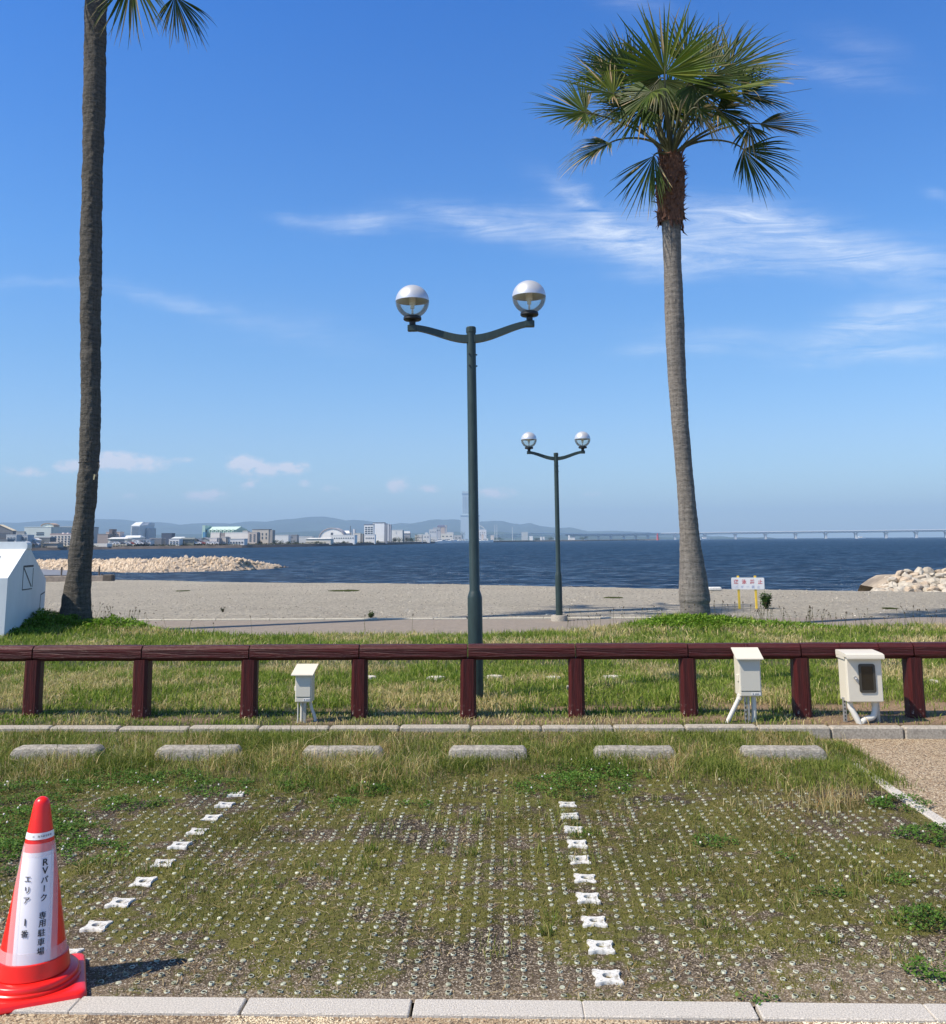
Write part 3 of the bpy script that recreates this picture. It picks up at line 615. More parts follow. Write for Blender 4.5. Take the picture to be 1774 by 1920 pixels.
pipe(smoothpath([(.04, .1, a+.01), (.05, .1, a-.05), (.085, .1, .02), (.09, .1, -.02)]), .014, M_pvc, r)
MB().cbox(-.005, .02, .03, .055, -.06, a+.02, .002).build('stake', M_zinc, r)
r, w, a, b = cabinet_small(1388, 1429, 1233, 1306, 8.50, 'tall narrow beige meter box with a conduit slanting out to the left', .17)
pipe(smoothpath([(-.09, .05, a+.005), (-.10, .05, a-.035), (-.155, .04, a-.13), (-.20, .03, .0), (-.21, .03, -.03)]), .019, M_pvc, r)
pipe([(-.075, .05, a+.012), (-.09, .05, a-.032)], .024, M_pvc, r, 'coupling')
pipe(smoothpath([(.035, .06, a+.01), (.035, .06, a-.07), (.032, .06, .04), (.02, .055, -.03)]), .022, M_pvc, r)
for sx in (-.055, -.028):
    s_ = MB().cbox(sx, sx+.018, .02, .035, -.06, a+.02, .002)
    s_.build('stake', M_zinc, r)
kk = MB()
for q in range(5): kk.cbox(-.052, -.041, .0175, .0195, .0+q*.035, .018+q*.035, .0004)
kk.build('slot', M_dark, r)
# the big cabinet with the window
Y3 = 8.46; x0 = D(1592, 1318, Y3)[0]; x1 = D(1658, 1318, Y3)[0]; z0 = D(1592, 1318, Y3)[2]-.1; z1 = D(1592, 1232, Y3)[2]-.1; w = x1-x0
r = empty('control_cabinet', ((x0+x1)/2, Y3, .1), 0, 'biggest beige control cabinet with a smoked window in its door', 'utility box')
MB().cbox(-w/2, w/2, .028, .21, z0, z1, .005).build('case', M_cab, r)
d_ = MB().cbox(-w/2+.0, w/2-.0, .0, .026, z0+.006, z1-.006, .006).build('door', M_cab, r)
h_ = z1-z0
fx0, fx1, fz0, fz1 = -w*.17, w*.30, z0+h_*.22, z1-h_*.15
def rrect(x0, x1, z0, z1, r_, n=5):
    out = []
    for cx, cz, a0 in ((x1-r_, z0+r_, -90), (x1-r_, z1-r_, 0), (x0+r_, z1-r_, 90), (x0+r_, z0+r_, 180)):
        for k in range(n+1): a_ = math.radians(a0+90*k/n); out.append((cx+r_*math.cos(a_), cz+r_*math.sin(a_)))
    return out
ou = rrect(fx0, fx1, fz0, fz1, .02); inn = rrect(fx0+.02, fx1-.02, fz0+.02, fz1-.02, .008); n_ = len(ou)
MB().add([(x, -.008, z) for x, z in ou]+[(x, -.008, z) for x, z in inn]+[(x, .004, z) for x, z in ou]+[(x, .004, z) for x, z in inn],
         [(i, (i+1) % n_, (i+1) % n_+n_, i+n_) for i in range(n_)]+[((i+1) % n_, i, i+2*n_, (i+1) % n_+2*n_) for i in range(n_)]+[(i+n_, (i+1) % n_+n_, (i+1) % n_+3*n_, i+3*n_) for i in range(n_)]).build('window_frame', M_dark, d_)
MB().prism(list(reversed(inn)), -.003, .002).build('window_pane', M_smoke, d_)
hd = MB().prism([(-.018, .012), (-.006, .024), (.006, .022), (.016, -.012), (.022, -.038), (.012, -.03), (-.006, -.006)], -.012, -.0005).build('handle', M_zinc, d_, loc=(-w*.27, 0, z0+h_*.52))
MB().lathe([(0, 0), (.006, 0), (.006, .004), (0, .004)], 10).build('keyhole', M_stick, hd, loc=(0, -.0125, .006), rot=(math.pi/2, 0, 0))
rings = [[(-w/2-.012, y, z), (w/2+.012, y, z), (w/2+.012, y, z2), (-w/2-.012, y, z2)] for y, z, z2 in ((-.05, z1-.012, z1+.0), (-.045, z1+.0, z1+.022), (.0, z1+.002, z1+.032), (.22, z1+.002, z1+.040), (.225, z1-.01, z1+.03))]
MB().loft([list(reversed(q)) for q in rings]).build('roof', M_cab, r)
MB().cbox(-w/2-.011, -w/2-.001, .03, .22, z1-.025, z1+.001, .002).build('drip_edge', M_cab, r)
pipe(smoothpath([(-.11, .08, z0+.01), (-.11, .08, z0-.045), (-.10, .07, .09), (-.07, .05, .02), (-.05, .04, -.03)]), .025, M_pvc, r)
pipe(smoothpath([(.095, .08, z0+.01), (.095, .08, .10), (.07, .07, .035), (.0, .06, .015), (-.04, .05, -.02)]), .025, M_pvc, r)
pipe([(.095, .08, z0+.012), (.095, .08, z0-.03)], .029, M_pvc, r, 'coupling')
for sx in (-.165, .115): MB().cbox(sx, sx+.03, .10, .118, -.06, z0+.03, .002).build('stake', M_zinc, r)
kk = MB()
for q in range(6): kk.cbox(-.156, -.146, .0975, .0995, .0+q*.03, .015+q*.03, .0004)
kk.build('slot', M_dark, r)

# ---------------------------------------------------------------- text
def text_mesh(s, size, bold=0.0):
    cu = bpy.data.curves.new('glyph', 'FONT'); cu.body = s; cu.size = size; cu.align_x = 'CENTER'; cu.align_y = 'CENTER'; cu.offset = bold; cu.resolution_u = 3
    o = bpy.data.objects.new('glyph', cu); COL.objects.link(o); dg = bpy.context.evaluated_depsgraph_get(); dg.update()
    me = o.evaluated_get(dg).to_mesh(); vs = np.array([v.co[:] for v in me.vertices]).reshape(-1, 3); fs = [tuple(p.vertices) for p in me.polygons]
    o.evaluated_get(dg).to_mesh_clear(); bpy.data.objects.remove(o); bpy.data.curves.remove(cu)
    if len(vs):
        vs[:, 0] -= (vs[:, 0].min()+vs[:, 0].max())/2; vs[:, 1] -= (vs[:, 1].min()+vs[:, 1].max())/2
    return vs, fs

# ---------------------------------------------------------------- traffic cone
CX, CY = -1.805, 3.80
m, t, b_, _ = mat_new('red_pvc'); b_.inputs['Base Color'].default_value = (.86, .014, .012, 1); b_.inputs['Roughness'].default_value = .32; b_.inputs['Coat Weight'].default_value = .15
b_.inputs['Subsurface Weight'].default_value = 0.0; tcn = N(t, 'ShaderNodeTexCoord')
t.links.new(mixc(t, math_(t, 'MULTIPLY_ADD', noise(t, tcn.outputs['Object'], 9, 7, .7), 4, -2.2, clamp=True), (.86, .016, .012), (.62, .022, .018)), b_.inputs['Base Color'])
t.links.new(mixc(t, math_(t, 'MULTIPLY_ADD', noise(t, tcn.outputs['Object'], 26, 8, .75), 9, -5.6, clamp=True), b_.inputs['Base Color'].links[0].from_socket, (.42, .07, .05)), b_.inputs['Base Color'])
M_red = m
M_paper = mat('white_paper', (.80, .80, .86), .45)
M_band = mat('white_band', (.82, .82, .82), .4)
m, t, b_, out = mat_new('clear_tape'); tr = N(t, 'ShaderNodeBsdfTransparent'); mx = N(t, 'ShaderNodeMixShader'); mx.inputs[0].default_value = .30
b_.inputs['Base Color'].default_value = (.9, .82, .85, 1); b_.inputs['Roughness'].default_value = .12
t.links.new(tr.outputs[0], mx.inputs[1]); t.links.new(b_.outputs[0], mx.inputs[2]); t.links.new(mx.outputs[0], out.inputs['Surface']); M_tape = m
cone = empty('traffic_cone', (CX, CY, .0), math.radians(25), 'red traffic cone with a white paper notice taped round it', 'traffic cone')
ctop = D(85, 1493, CY)[2]
HB = .055                       # height of the base steps
def zc(ypx, r_=.06): return D(80, ypx, CY-r_*.9)[2]
R0, RTOP = .128, .030; ZB = HB+.012
def rad(z): return R0+(RTOP-R0)*(z-ZB)/(ctop-.03-ZB)
prof = [(.165, HB-.012), (.166, HB+.004), (.160, HB+.010), (.136, HB+.012), (rad(ZB), ZB+.002)]+[(rad(z), z) for z in np.linspace(ZB+.01, ctop-.03, 24)]
prof += [(RTOP*math.cos(a_)*.98, ctop-.03+.03*math.sin(a_)) for a_ in np.linspace(.15, 1.5, 7)]+[(0, ctop)]
cb = MB().lathe(prof, 56, caps=False).build('body', M_red, cone, 50)
# lower collar ring, thicker skirt seen round the foot
MB().lathe([(rad(ZB+.0)+.001, ZB), (rad(ZB)+.006, ZB+.004), (rad(ZB+.055)+.006, ZB+.055), (rad(ZB+.06)+.0005, ZB+.059)], 56, caps=False).build('skirt', M_red, cone, True)
def plate(half, rr, z): return [(x, y, z) for x, y in rrect(-half, half, -half, half, rr, 6)]
MB().loft([plate(.187, .03, .0), plate(.192, .035, .006), plate(.190, .035, .022), plate(.183, .03, .029), plate(.166, .03, .031)]).build('base_plate', M_red, cone, 40)
MB().lathe([(.172, .030), (.172, .040), (.168, .044), (.10, .0445)], 56, caps=False).build('base_step', M_red, cone, 40)
def onc(s, z, off):            # s metres round the cone from the side that faces the camera, at height z
    cam_az = math.atan2(-CY, -CX)                      # direction from the cone to the camera
    r_ = rad(z)+off; a_ = cam_az+s/rad(z)-math.radians(25)
    return (r_*math.cos(a_), r_*math.sin(a_), z)
def wrap(name, s0f, s1f, z0, z1, off, mat_, parent, ns=22, nz=18):
    V = []; F = []
    for i in range(nz+1):
        z = z0+(z1-z0)*i/nz; a_, b__ = s0f(z), s1f(z)
        for j in range(ns+1): V.append(onc(a_+(b__-a_)*j/ns, z, off))
    for i in range(nz):
        for j in range(ns): k = i*(ns+1)+j; F.append((k, k+1, k+ns+2, k+ns+1))
    return MB().add(V, F).build(name, mat_, parent, True)
zt, zb = zc(1598, .05), zc(1806, .10)
sm = -.004
paper = wrap('notice', lambda z: sm-.068, lambda z: sm+.066, zb, zt, .0012, M_paper, cone)
full = lambda z: rad(z)*math.pi
zt2, zt1 = zc(1582, .05), zc(1606, .05)
wrap('tape', lambda z: -full(z), lambda z: full(z), zt1, zt2, .0022, M_tape, cone, 60, 3)
wrap('tape', lambda z: -full(z), lambda z: full(z), zc(1820, .11), zc(1786, .11), .0022, M_tape, cone, 60, 3)
wrap('tape', lambda z: sm+.050, lambda z: sm+.092, zc(1812, .11), zc(1590, .05), .0030, M_tape, cone, 8, 18)
wrap('tape', lambda z: sm-.095, lambda z: sm-.052, zc(1820, .11), zc(1588, .05), .0030, M_tape, cone, 8, 18)
band = wrap('band', lambda z: -full(z), lambda z: full(z), zc(1574, .045), zc(1562, .045), .0016, M_band, cone, 60, 2)
def put(name, s, size, sc, zcent, parent, off, bold=0, rot=0, sx=1.0):
    vs, fs = text_mesh(s, size, bold)
    if len(vs) == 0: return
    if rot: vs = np.c_[vs[:, 1], -vs[:, 0], vs[:, 2]]
    P = [onc(sc+v[0]*sx, zcent+v[1]*1.0, off) for v in vs]
    mb = MB().add(P, fs); return mb
def column(name, chars, sc, size, parent):
    mb = MB()
    for ch, yp in chars:
        q = put('g', ch, size*(1.28 if ch in 'RV1' else 1.0), sc, zc(yp, .07), parent, .0036, 0, rot=(ch == 'ー'))
        if q:
            for e in (-.0005, 0, .0005):
                q2 = put('g', ch, size*(1.28 if ch in 'RV1' else 1.0), sc+e, zc(yp, .07), parent, .0036+e*.3, 0, rot=(ch == 'ー')); mb.add(q2.v, q2.f)
    return mb.build(name, M_ink, parent)
cy5 = lambda v: 1460+v/4.174
column('lettering', [('R', cy5(665)), ('V', cy5(728)), ('パ', cy5(796)), ('ー', cy5(862)), ('ク', cy5(930)), ('専', cy5(1062)), ('用', cy5(1122)), ('駐', cy5(1190)), ('車', cy5(1258)), ('場', cy5(1326))], .0245, .0262, cone)
column('lettering', [('エ', cy5(780)), ('リ', cy5(860)), ('ア', cy5(937)), ('1', cy5(1097)), ('番', cy5(1182))], -.033, .0262, cone)
mb = MB()
for q, ch in enumerate('は 海浜緑地管理'):
    if ch == ' ': continue
    z_ = zc(1568, .045); g_ = put('g', ch, .008, -.022+q*.0088, z_, cone, .0022, 0)
    if g_: mb.add(g_.v, g_.f)
mb.build('band_lettering', M_ink, band)

# ---------------------------------------------------------------- pegs and white markers of the parking field
m, t, b_, _ = mat_new('peg_plastic'); oi = N(t, 'ShaderNodeObjectInfo'); geo = N(t, 'ShaderNodeNewGeometry'); tcn = N(t, 'ShaderNodeTexCoord')
t.links.new(mixc(t, math_(t, 'MULTIPLY_ADD', noise(t, geo.outputs['Position'], 24, 3, .6), 3.4, -1.2, clamp=True), (.18, .19, .12), (.62, .64, .50)), b_.inputs['Base Color']); b_.inputs['Roughness'].default_value = .5; M_peg = m
t.links.new(mixc(t, 1.0, b_.inputs['Base Color'].links[0].from_socket, attr(t, 'col').outputs['Color'], 'MULTIPLY'), b_.inputs['Base Color'])
SX, SY = .0698, .0664
def ring_peg(n=9):
    return MB().lathe([(.0110, -.012), (.0112, .0028), (.0104, .0044), (.0080, .0042), (.0073, .0024), (.0072, .0016), (0, .0016)], n, caps=False)
def solid_peg(n=9):
    return MB().lathe([(.0112, -.012), (.0112, .0022), (.0095, .0040), (.0045, .0048), (0, .005)], n, caps=False)
rp = ring_peg().build('paver_peg', M_peg, smooth=35); sp_ = solid_peg().build('paver_peg', M_peg, smooth=35)
RPm, SPm = rp.data, sp_.data
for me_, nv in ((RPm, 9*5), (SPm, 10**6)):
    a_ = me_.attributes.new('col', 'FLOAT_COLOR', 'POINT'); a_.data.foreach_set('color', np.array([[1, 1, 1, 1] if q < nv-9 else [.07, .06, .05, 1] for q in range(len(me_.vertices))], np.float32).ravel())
bpy.data.objects.remove(rp); bpy.data.objects.remove(sp_)
pts = []
WH_R = [(1064, 1510), (1069, 1532), (1074, 1556), (1080, 1582), (1087, 1612), (1093, 1643), (1102, 1680), (1114, 1723), (1126, 1780), (1138, 1836)]
WH_L = [(447, 1490), (427, 1508), (401, 1533), (372, 1559), (343, 1586), (307, 1616), (270, 1650), (228, 1692), (179, 1738), (137, 1790)]
MK = [(.363, 3.909+.2651*k) for k in range(10)][::-1]+[(-1.80, 6.535-.2717*k) for k in range(10)]
for i in range(-46, 31):
    for j in range(0, 52):
        X = .363+(i+.5)*SX; Y = 3.775+j*SY
        if Y > 7.1+random.uniform(-.3, .2) or X > XR-.08: continue
        if any(abs(X-mx_) < .08 and abs(Y-my_) < .085 for mx_, my_ in MK): continue
        if (X-CX)**2+(Y-CY)**2 < .25**2: continue
        cov = tallzone(np.array(X), np.array(Y))+.8*patchsum(np.array([X]), np.array([Y]), CLOVER)[0]
        ms = float(mossf(np.array([X]), np.array([Y]))[0])
        if random.random() < float(cov)*1.1+.04+.13*max(0, Y-4.9)+.42*ms*float(fbm(np.array([X]), np.array([Y]), .3, 77)[0]): continue
        pts.append((X+random.gauss(0, .0022), Y+random.gauss(0, .0022), (i % 3 == 0 and j % 3 == 1), i, j))
def pegz(x, y): return float(field_z(np.array([x]), np.array([y]))[0])+.0012+random.uniform(-.002, .0022)
inview = [p for p in pts if -2.05 < p[0] < 2.3]
inview.sort(key=lambda p: p[1]+.05*abs(p[0])); ind = inview[:300]; rest = [p for p in pts if p not in set(ind)]
for (x, y, solid, i, j) in ind:
    o = bpy.data.objects.new('paver_peg', SPm if solid else RPm); COL.objects.link(o)
    o.location = (x, y, pegz(x, y)); o.rotation_euler = (random.uniform(-.12, .12), random.uniform(-.12, .12), random.uniform(0, 6))
    if solid: tag(o, 'pale green solid topped plastic peg poking from the gravel', 'peg', 'solid topped pegs of the parking grid')
    else: tag(o, 'hollow pale green ring shaped plastic peg poking from the gravel', 'peg', 'hollow pegs of the parking grid')
rv = np.array([v.co[:] for v in RPm.vertices]); rf = np.array([list(p.vertices) for p in RPm.polygons if len(p.vertices) == 4])
svv = np.array([v.co[:] for v in SPm.vertices]); sf = np.array([list(p.vertices) for p in SPm.polygons if len(p.vertices) == 4])
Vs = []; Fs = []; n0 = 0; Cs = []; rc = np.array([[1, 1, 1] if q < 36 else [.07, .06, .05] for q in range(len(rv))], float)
for (x, y, solid, i, j) in rest:
    vv_, ff_ = (svv, sf) if solid else (rv, rf)
    Vs.append(vv_+np.array([x, y, pegz(x, y)])); Fs.append(ff_+n0); n0 += len(vv_); Cs.append(rc if not solid else np.ones((len(vv_), 3)))
npmesh('paver_pegs', np.vstack(Vs), np.vstack(Fs), M_peg, np.vstack(Cs), smooth=True, kind='stuff', label='rows of pale green plastic pegs in the moss', cat='pegs')
M_white = mat('white_plastic', (.66, .65, .60), .5, var=.12, vscale=30, dirt=(.22, .19, .13), dscale=45, damt=.9, bump=.2, bscale=200)
def marker_mesh():
    n = 56; mb = MB(); ou, mid, inn = [], [], []
    def R_(a_):
        c = abs(math.cos(2*(a_-math.pi/4)))                 # 1 on the diagonals
        d = abs(((a_-math.pi/4+math.pi/4) % (math.pi/2))-math.pi/4)
        return .0455+.0290*math.exp(-(d/.27)**2)
    an = [2*math.pi*i/n for i in range(n)]
    L = lambda k, z: [(R_(a_)*k*math.cos(a_), R_(a_)*k*math.sin(a_), z) for a_ in an]
    Cc = lambda r_, z: [(r_*math.cos(a_), r_*math.sin(a_), z) for a_ in an]
    rings = [L(1.0, -.012), L(1.0, .0015), L(.96, .0045), Cc(.0235, .005), Cc(.021, .005), Cc(.020, -.002), Cc(.0195, -.012)]
    k = n; mb.loft(rings, caps=False)
    for q in range(4):
        a_ = math.pi/4+q*math.pi/2; cx, cy = .050*math.cos(a_), .050*math.sin(a_)
        mb.lathe([(.0085, .003), (.0085, .0062), (.0065, .0062), (.006, .0053), (0, .0053)], 12, c=(cx, cy, 0), caps=False)
    return mb.build('bay_marker', M_white, smooth=35)
m0 = marker_mesh(); ML = ['nearest', 'second nearest', 'third nearest', 'fourth nearest', 'fifth nearest', 'fifth farthest', 'fourth farthest', 'third farthest', 'second farthest', 'farthest']
for q, (x, y) in enumerate(MK):
    o = m0 if q == 0 else m0.copy()
    if q: COL.objects.link(o)
    o.location = (x+random.gauss(0, .003), y+random.gauss(0, .004), pegz(x, y)+.005); o.rotation_euler = (random.gauss(0, .03), random.gauss(0, .03), random.gauss(0, .03))
    row = 'middle row' if q < 10 else 'left row by the cone'; k = (9-q) if q < 10 else (19-q)
    tag(o, 'white four lobed bay marker, %s in the %s' % (ML[k], row), 'bay marker', 'white markers in the %s' % ('middle row' if q < 10 else 'left row'))

# ---------------------------------------------------------------- white house shaped bin
M_bin = mat('white_gelcoat', (.74, .78, .78), .5, var=.05, vscale=4, dirt=(.42, .45, .43), dscale=5, damt=.35, stretch=(1, 1, .4))
M_blk = mat('worn_black_paint', (.035, .04, .045), .6, dirt=(.5, .54, .55), dscale=22, damt=.8)
g0 = G(7, 1196, .04); 
Yf = g0[1]; Xf = g0[0]; bin_rz = math.radians(8.5)
hE = (D(18, 1084, Yf)[2]-.04); 
dpt = 2.05
pk = hE+.52
r = empty('storage_bin', (Xf, Yf, .04), bin_rz, 'white house shaped plastic bin standing on the grass at the left', 'bin')
LW = 2.6
out_ = [(0, -.15), (.0, hE), (dpt*.42, pk), (dpt*.50, pk), (dpt, hE-.10), (dpt, -.15)]
vs = [(0, y, z) for y, z in out_]+[(-LW, y, z) for y, z in out_]; n_ = len(out_)
MB().add(vs, [tuple(range(n_)), tuple(range(2*n_-1, n_-1, -1))]+[(i+n_, (i+1) % n_+n_, (i+1) % n_, i) for i in range(n_)]).build('body', M_bin, r)
prof = rrect(-LW, .02, pk-.06, pk+.11, .06, 5)
MB().prism(prof, dpt*.40, dpt*.52).build('ridge_cap', M_bin, r, 30)
hx = MB(); hx.add([(-.55, .12, hE+.30), (-.95, .12, hE+.30), (-.95, .42, hE+.55-.0), (-.55, .42, hE+.55)], [(0, 1, 2, 3)])
sl_ = (pk-hE)/(dpt*.42)
def onroof(x, y, off=.006): return (x, y-off*sl_, hE+sl_*y+off)
MB().add([onroof(-.30, .28, .004), onroof(-.95, .28, .004), onroof(-.95, .62, .004), onroof(-.36, .62, .004)]+[onroof(-.25, .22, -.02), onroof(-1.0, .22, -.02), onroof(-1.0, .68, -.02), onroof(-.31, .68, -.02)], [(3, 2, 1, 0), (0, 1, 5, 4), (1, 2, 6, 5), (2, 3, 7, 6), (3, 0, 4, 7)]).build('opening', mat('grey_flap', (.30, .33, .34), .5), r)
mb = MB(); cz, cy_, s_ = hE-.02, dpt*.50, .27
def bar(y0, z0, y1, z1, w_=.022):
    d_ = np.array([y1-y0, z1-z0]); d_ = d_/np.linalg.norm(d_); nrm = np.array([-d_[1], d_[0]])*w_/2
    q = [(.004, y0+nrm[0], z0+nrm[1]), (.004, y1+nrm[0], z1+nrm[1]), (.004, y1-nrm[0], z1-nrm[1]), (.004, y0-nrm[0], z0-nrm[1])]; mb.add(q+[(-.002, a_[1], a_[2]) for a_ in q], [(3, 2, 1, 0), (0, 1, 5, 4), (1, 2, 6, 5), (2, 3, 7, 6), (3, 0, 4, 7)])
y0_, y1_, z0_, z1_ = cy_-s_*1.0, cy_+s_*.95, cz-.22, cz+.20
bar(y0_, z1_, y1_, z1_, .035); bar(y0_, z0_, y1_*.99, z0_, .02); bar(y0_, z0_, y0_, z1_); bar(y1_, z0_+.03, y1_, z1_-.04, .016); bar(y0_+.03, z1_-.03, y1_-.06, z0_+.04, .03)
mb.build('emblem', M_blk, r)
mb = MB(); bar(dpt-.26, hE-.38, dpt-.02, hE-.34, .02); bar(dpt-.26, hE-.38, dpt-.28, .35, .012); mb.build('door_seam', M_blk, r)

# ---------------------------------------------------------------- beach sign
M_board = mat('white_board', (.82, .82, .80), .5); M_yel = mat('yellow_paint', (.80, .55, .06), .5, var=.12, vscale=12); M_redink = mat('faded_red_ink', (.62, .16, .17), .6, dirt=(.8, .7, .7), dscale=40, damt=.5)
M_blueink = mat('faded_blue_ink', (.42, .46, .62), .6)
YS = 24.3; gz = float(beach_z(np.array([5.8]), np.array([YS]))[0])
xl, xr = D(1371, 1094, YS)[0], D(1432.5, 1094, YS)[0]; zb_, zt_ = D(1400, 1105, YS)[2], D(1400, 1083, YS)[2]
r = empty('warning_sign', ((xl+xr)/2, YS, gz), 0, 'white no swimming sign with red lettering on two yellow posts', 'sign')
w_ = xr-xl; 
bo = MB().prism(list(reversed(rrect(-w_/2, w_/2, zb_-gz, zt_-gz, .03, 4))), -.02, -.008).build('board', M_board, r); bo.rotation_euler = (0, math.radians(.5), 0)
for px in (1386, 1418): 
    x_ = D(px, 1120, YS)[0]-(xl+xr)/2
    MB().cbox(x_-.027, x_+.027, -.006, .03, -.2, zt_-gz+.045, .004).build('post', M_yel, r, rot=(0, 0, 0))
mb = MB()
for q, ch in enumerate('遊泳禁止'):
    vs, fs = text_mesh(ch, .115, .003); vs = np.c_[vs[:, 0]-w_*.36+q*w_*.245, np.full(len(vs), -.0225), vs[:, 1]+zt_-gz-.10]; mb.add(vs, fs)
mb.build('lettering', M_redink, bo)
mb = MB()
for q, ch in enumerate('バギー禁止'):
    vs, fs = text_mesh(ch, .075, .001); vs = np.c_[vs[:, 0]-w_*.34+q*w_*.165, np.full(len(vs), -.0225), vs[:, 1]+zt_-gz-.225]; mb.add(vs, fs)
mb.build('lettering', M_blueink, bo)

# ---------------------------------------------------------------- palms
def palm_bark(name, c1, c2, ring, rough_amt):
    m, t, b, out = mat_new(name); tcn = N(t, 'ShaderNodeTexCoord'); oc = tcn.outputs['Object']
    sp = N(t, 'ShaderNodeSeparateXYZ'); t.links.new(oc, sp.inputs[0])
    wz = noise(t, mapping(t, oc, scale=(1, 1, 4)), 2.0, 4, .6)
    rg = math_(t, 'SINE', math_(t, 'MULTIPLY_ADD', sp.outputs[2], ring, math_(t, 'MULTIPLY', wz, 7.0)))
    nz = noise(t, mapping(t, oc, scale=(1, 1, 3.2)), 14, 8, .72); vt = noise(t, mapping(t, oc, scale=(1, 1, .08)), 26, 5, .7); lg = noise(t, oc, 1.3, 4, .6)
    f = math_(t, 'ADD', math_(t, 'MULTIPLY', nz, 1.25), math_(t, 'MULTIPLY', rg, .05)); f = math_(t, 'ADD', f, math_(t, 'MULTIPLY', vt, .75))
    c = mixc(t, math_(t, 'MULTIPLY_ADD', f, 1.9, -1.45, clamp=True), c1, c2)
    c = mixc(t, math_(t, 'MULTIPLY_ADD', lg, 2.5, -1.0, clamp=True), c, vmath(t, 'MULTIPLY', c, (1.25, 1.2, 1.12)).outputs[0])
    c = mixc(t, math_(t, 'MULTIPLY_ADD', noise(t, mapping(t, oc, scale=(1, 1, .6)), 30, 5, .7), -9.0, 3.6, clamp=True), c, (.03, .025, .02))
    t.links.new(c, b.inputs['Base Color']); b.inputs['Roughness'].default_value = .95; b.inputs['Specular IOR Level'].default_value = .15
    bn = N(t, 'ShaderNodeBump'); bn.inputs['Strength'].default_value = 1.0; bn.inputs['Distance'].default_value = rough_amt; t.links.new(f, bn.inputs['Height']); t.links.new(bn.outputs[0], b.inputs['Normal'])
    return m
M_barkA = palm_bark('palm_bark_dark', (.06, .057, .05), (.165, .155, .135), 62, .035)
M_barkB = palm_bark('palm_bark_grey', (.10, .092, .083), (.26, .24, .215), 60, .010)
M_fib = mat('palm_fibre', (.13, .06, .035), .95, var=.6, vscale=24, bump=1.0, bscale=40, stretch=(1, 1, .5))
M_leaf = leafmat('palm_leaf', .28, .5, .22)
M_pet = mat('petiole', (.075, .080, .028), .6, var=.35, vscale=6)
def trunk(root, prof, Y, mat_, lump, seed, rings=True):
    """prof: (y pixel, left x, right x) down the trunk; the trunk stands in the plane Y"""
    ys = np.array([p[0] for p in prof], float); xl = np.array([p[1] for p in prof], float); xr = np.array([p[2] for p in prof], float)
    yy = np.arange(ys[0], ys[-1]+.1, 2.2); n = 56; V = []; base = np.array(root.location)
    for y in yy:
        a, b = np.interp(y, ys, xl), np.interp(y, ys, xr)
        pa, pb = D(a, y, Y), D(b, y, Y); c = (pa+pb)/2; r_ = np.linalg.norm(pb-pa)/2
        th = math.pi/2+np.arange(n)/n*2*math.pi; z = c[2]
        d = lump*(fbm(th*r_*1.0+3, np.full(n, z), .16, seed, 4)-.5)
        zz_ = np.full(n, z); d = lump*(fbm(th*.28+5, zz_*.55, .22, seed, 4)-.5)+.45*lump*(fbm(th*.28, zz_*.8, .06, seed+3, 3)-.5)
        rg = .0015*math.sin(z*38+3*math.sin(z*3)) if rings else 0
        rr = r_+d+rg
        V.append(np.c_[c[0]+rr*np.cos(th), c[1]+rr*np.sin(th), np.full(n, z)]-base)
    V = np.vstack(V); m_ = len(yy); i = np.arange(n); T = []
    for k in range(m_-1): T.append(np.c_[k*n+i, k*n+(i+1) % n, (k+1)*n+(i+1) % n, (k+1)*n+i])
    return npmesh('trunk', V, np.vstack(T)[:, ::-1], mat_, parent=root, smooth=True)
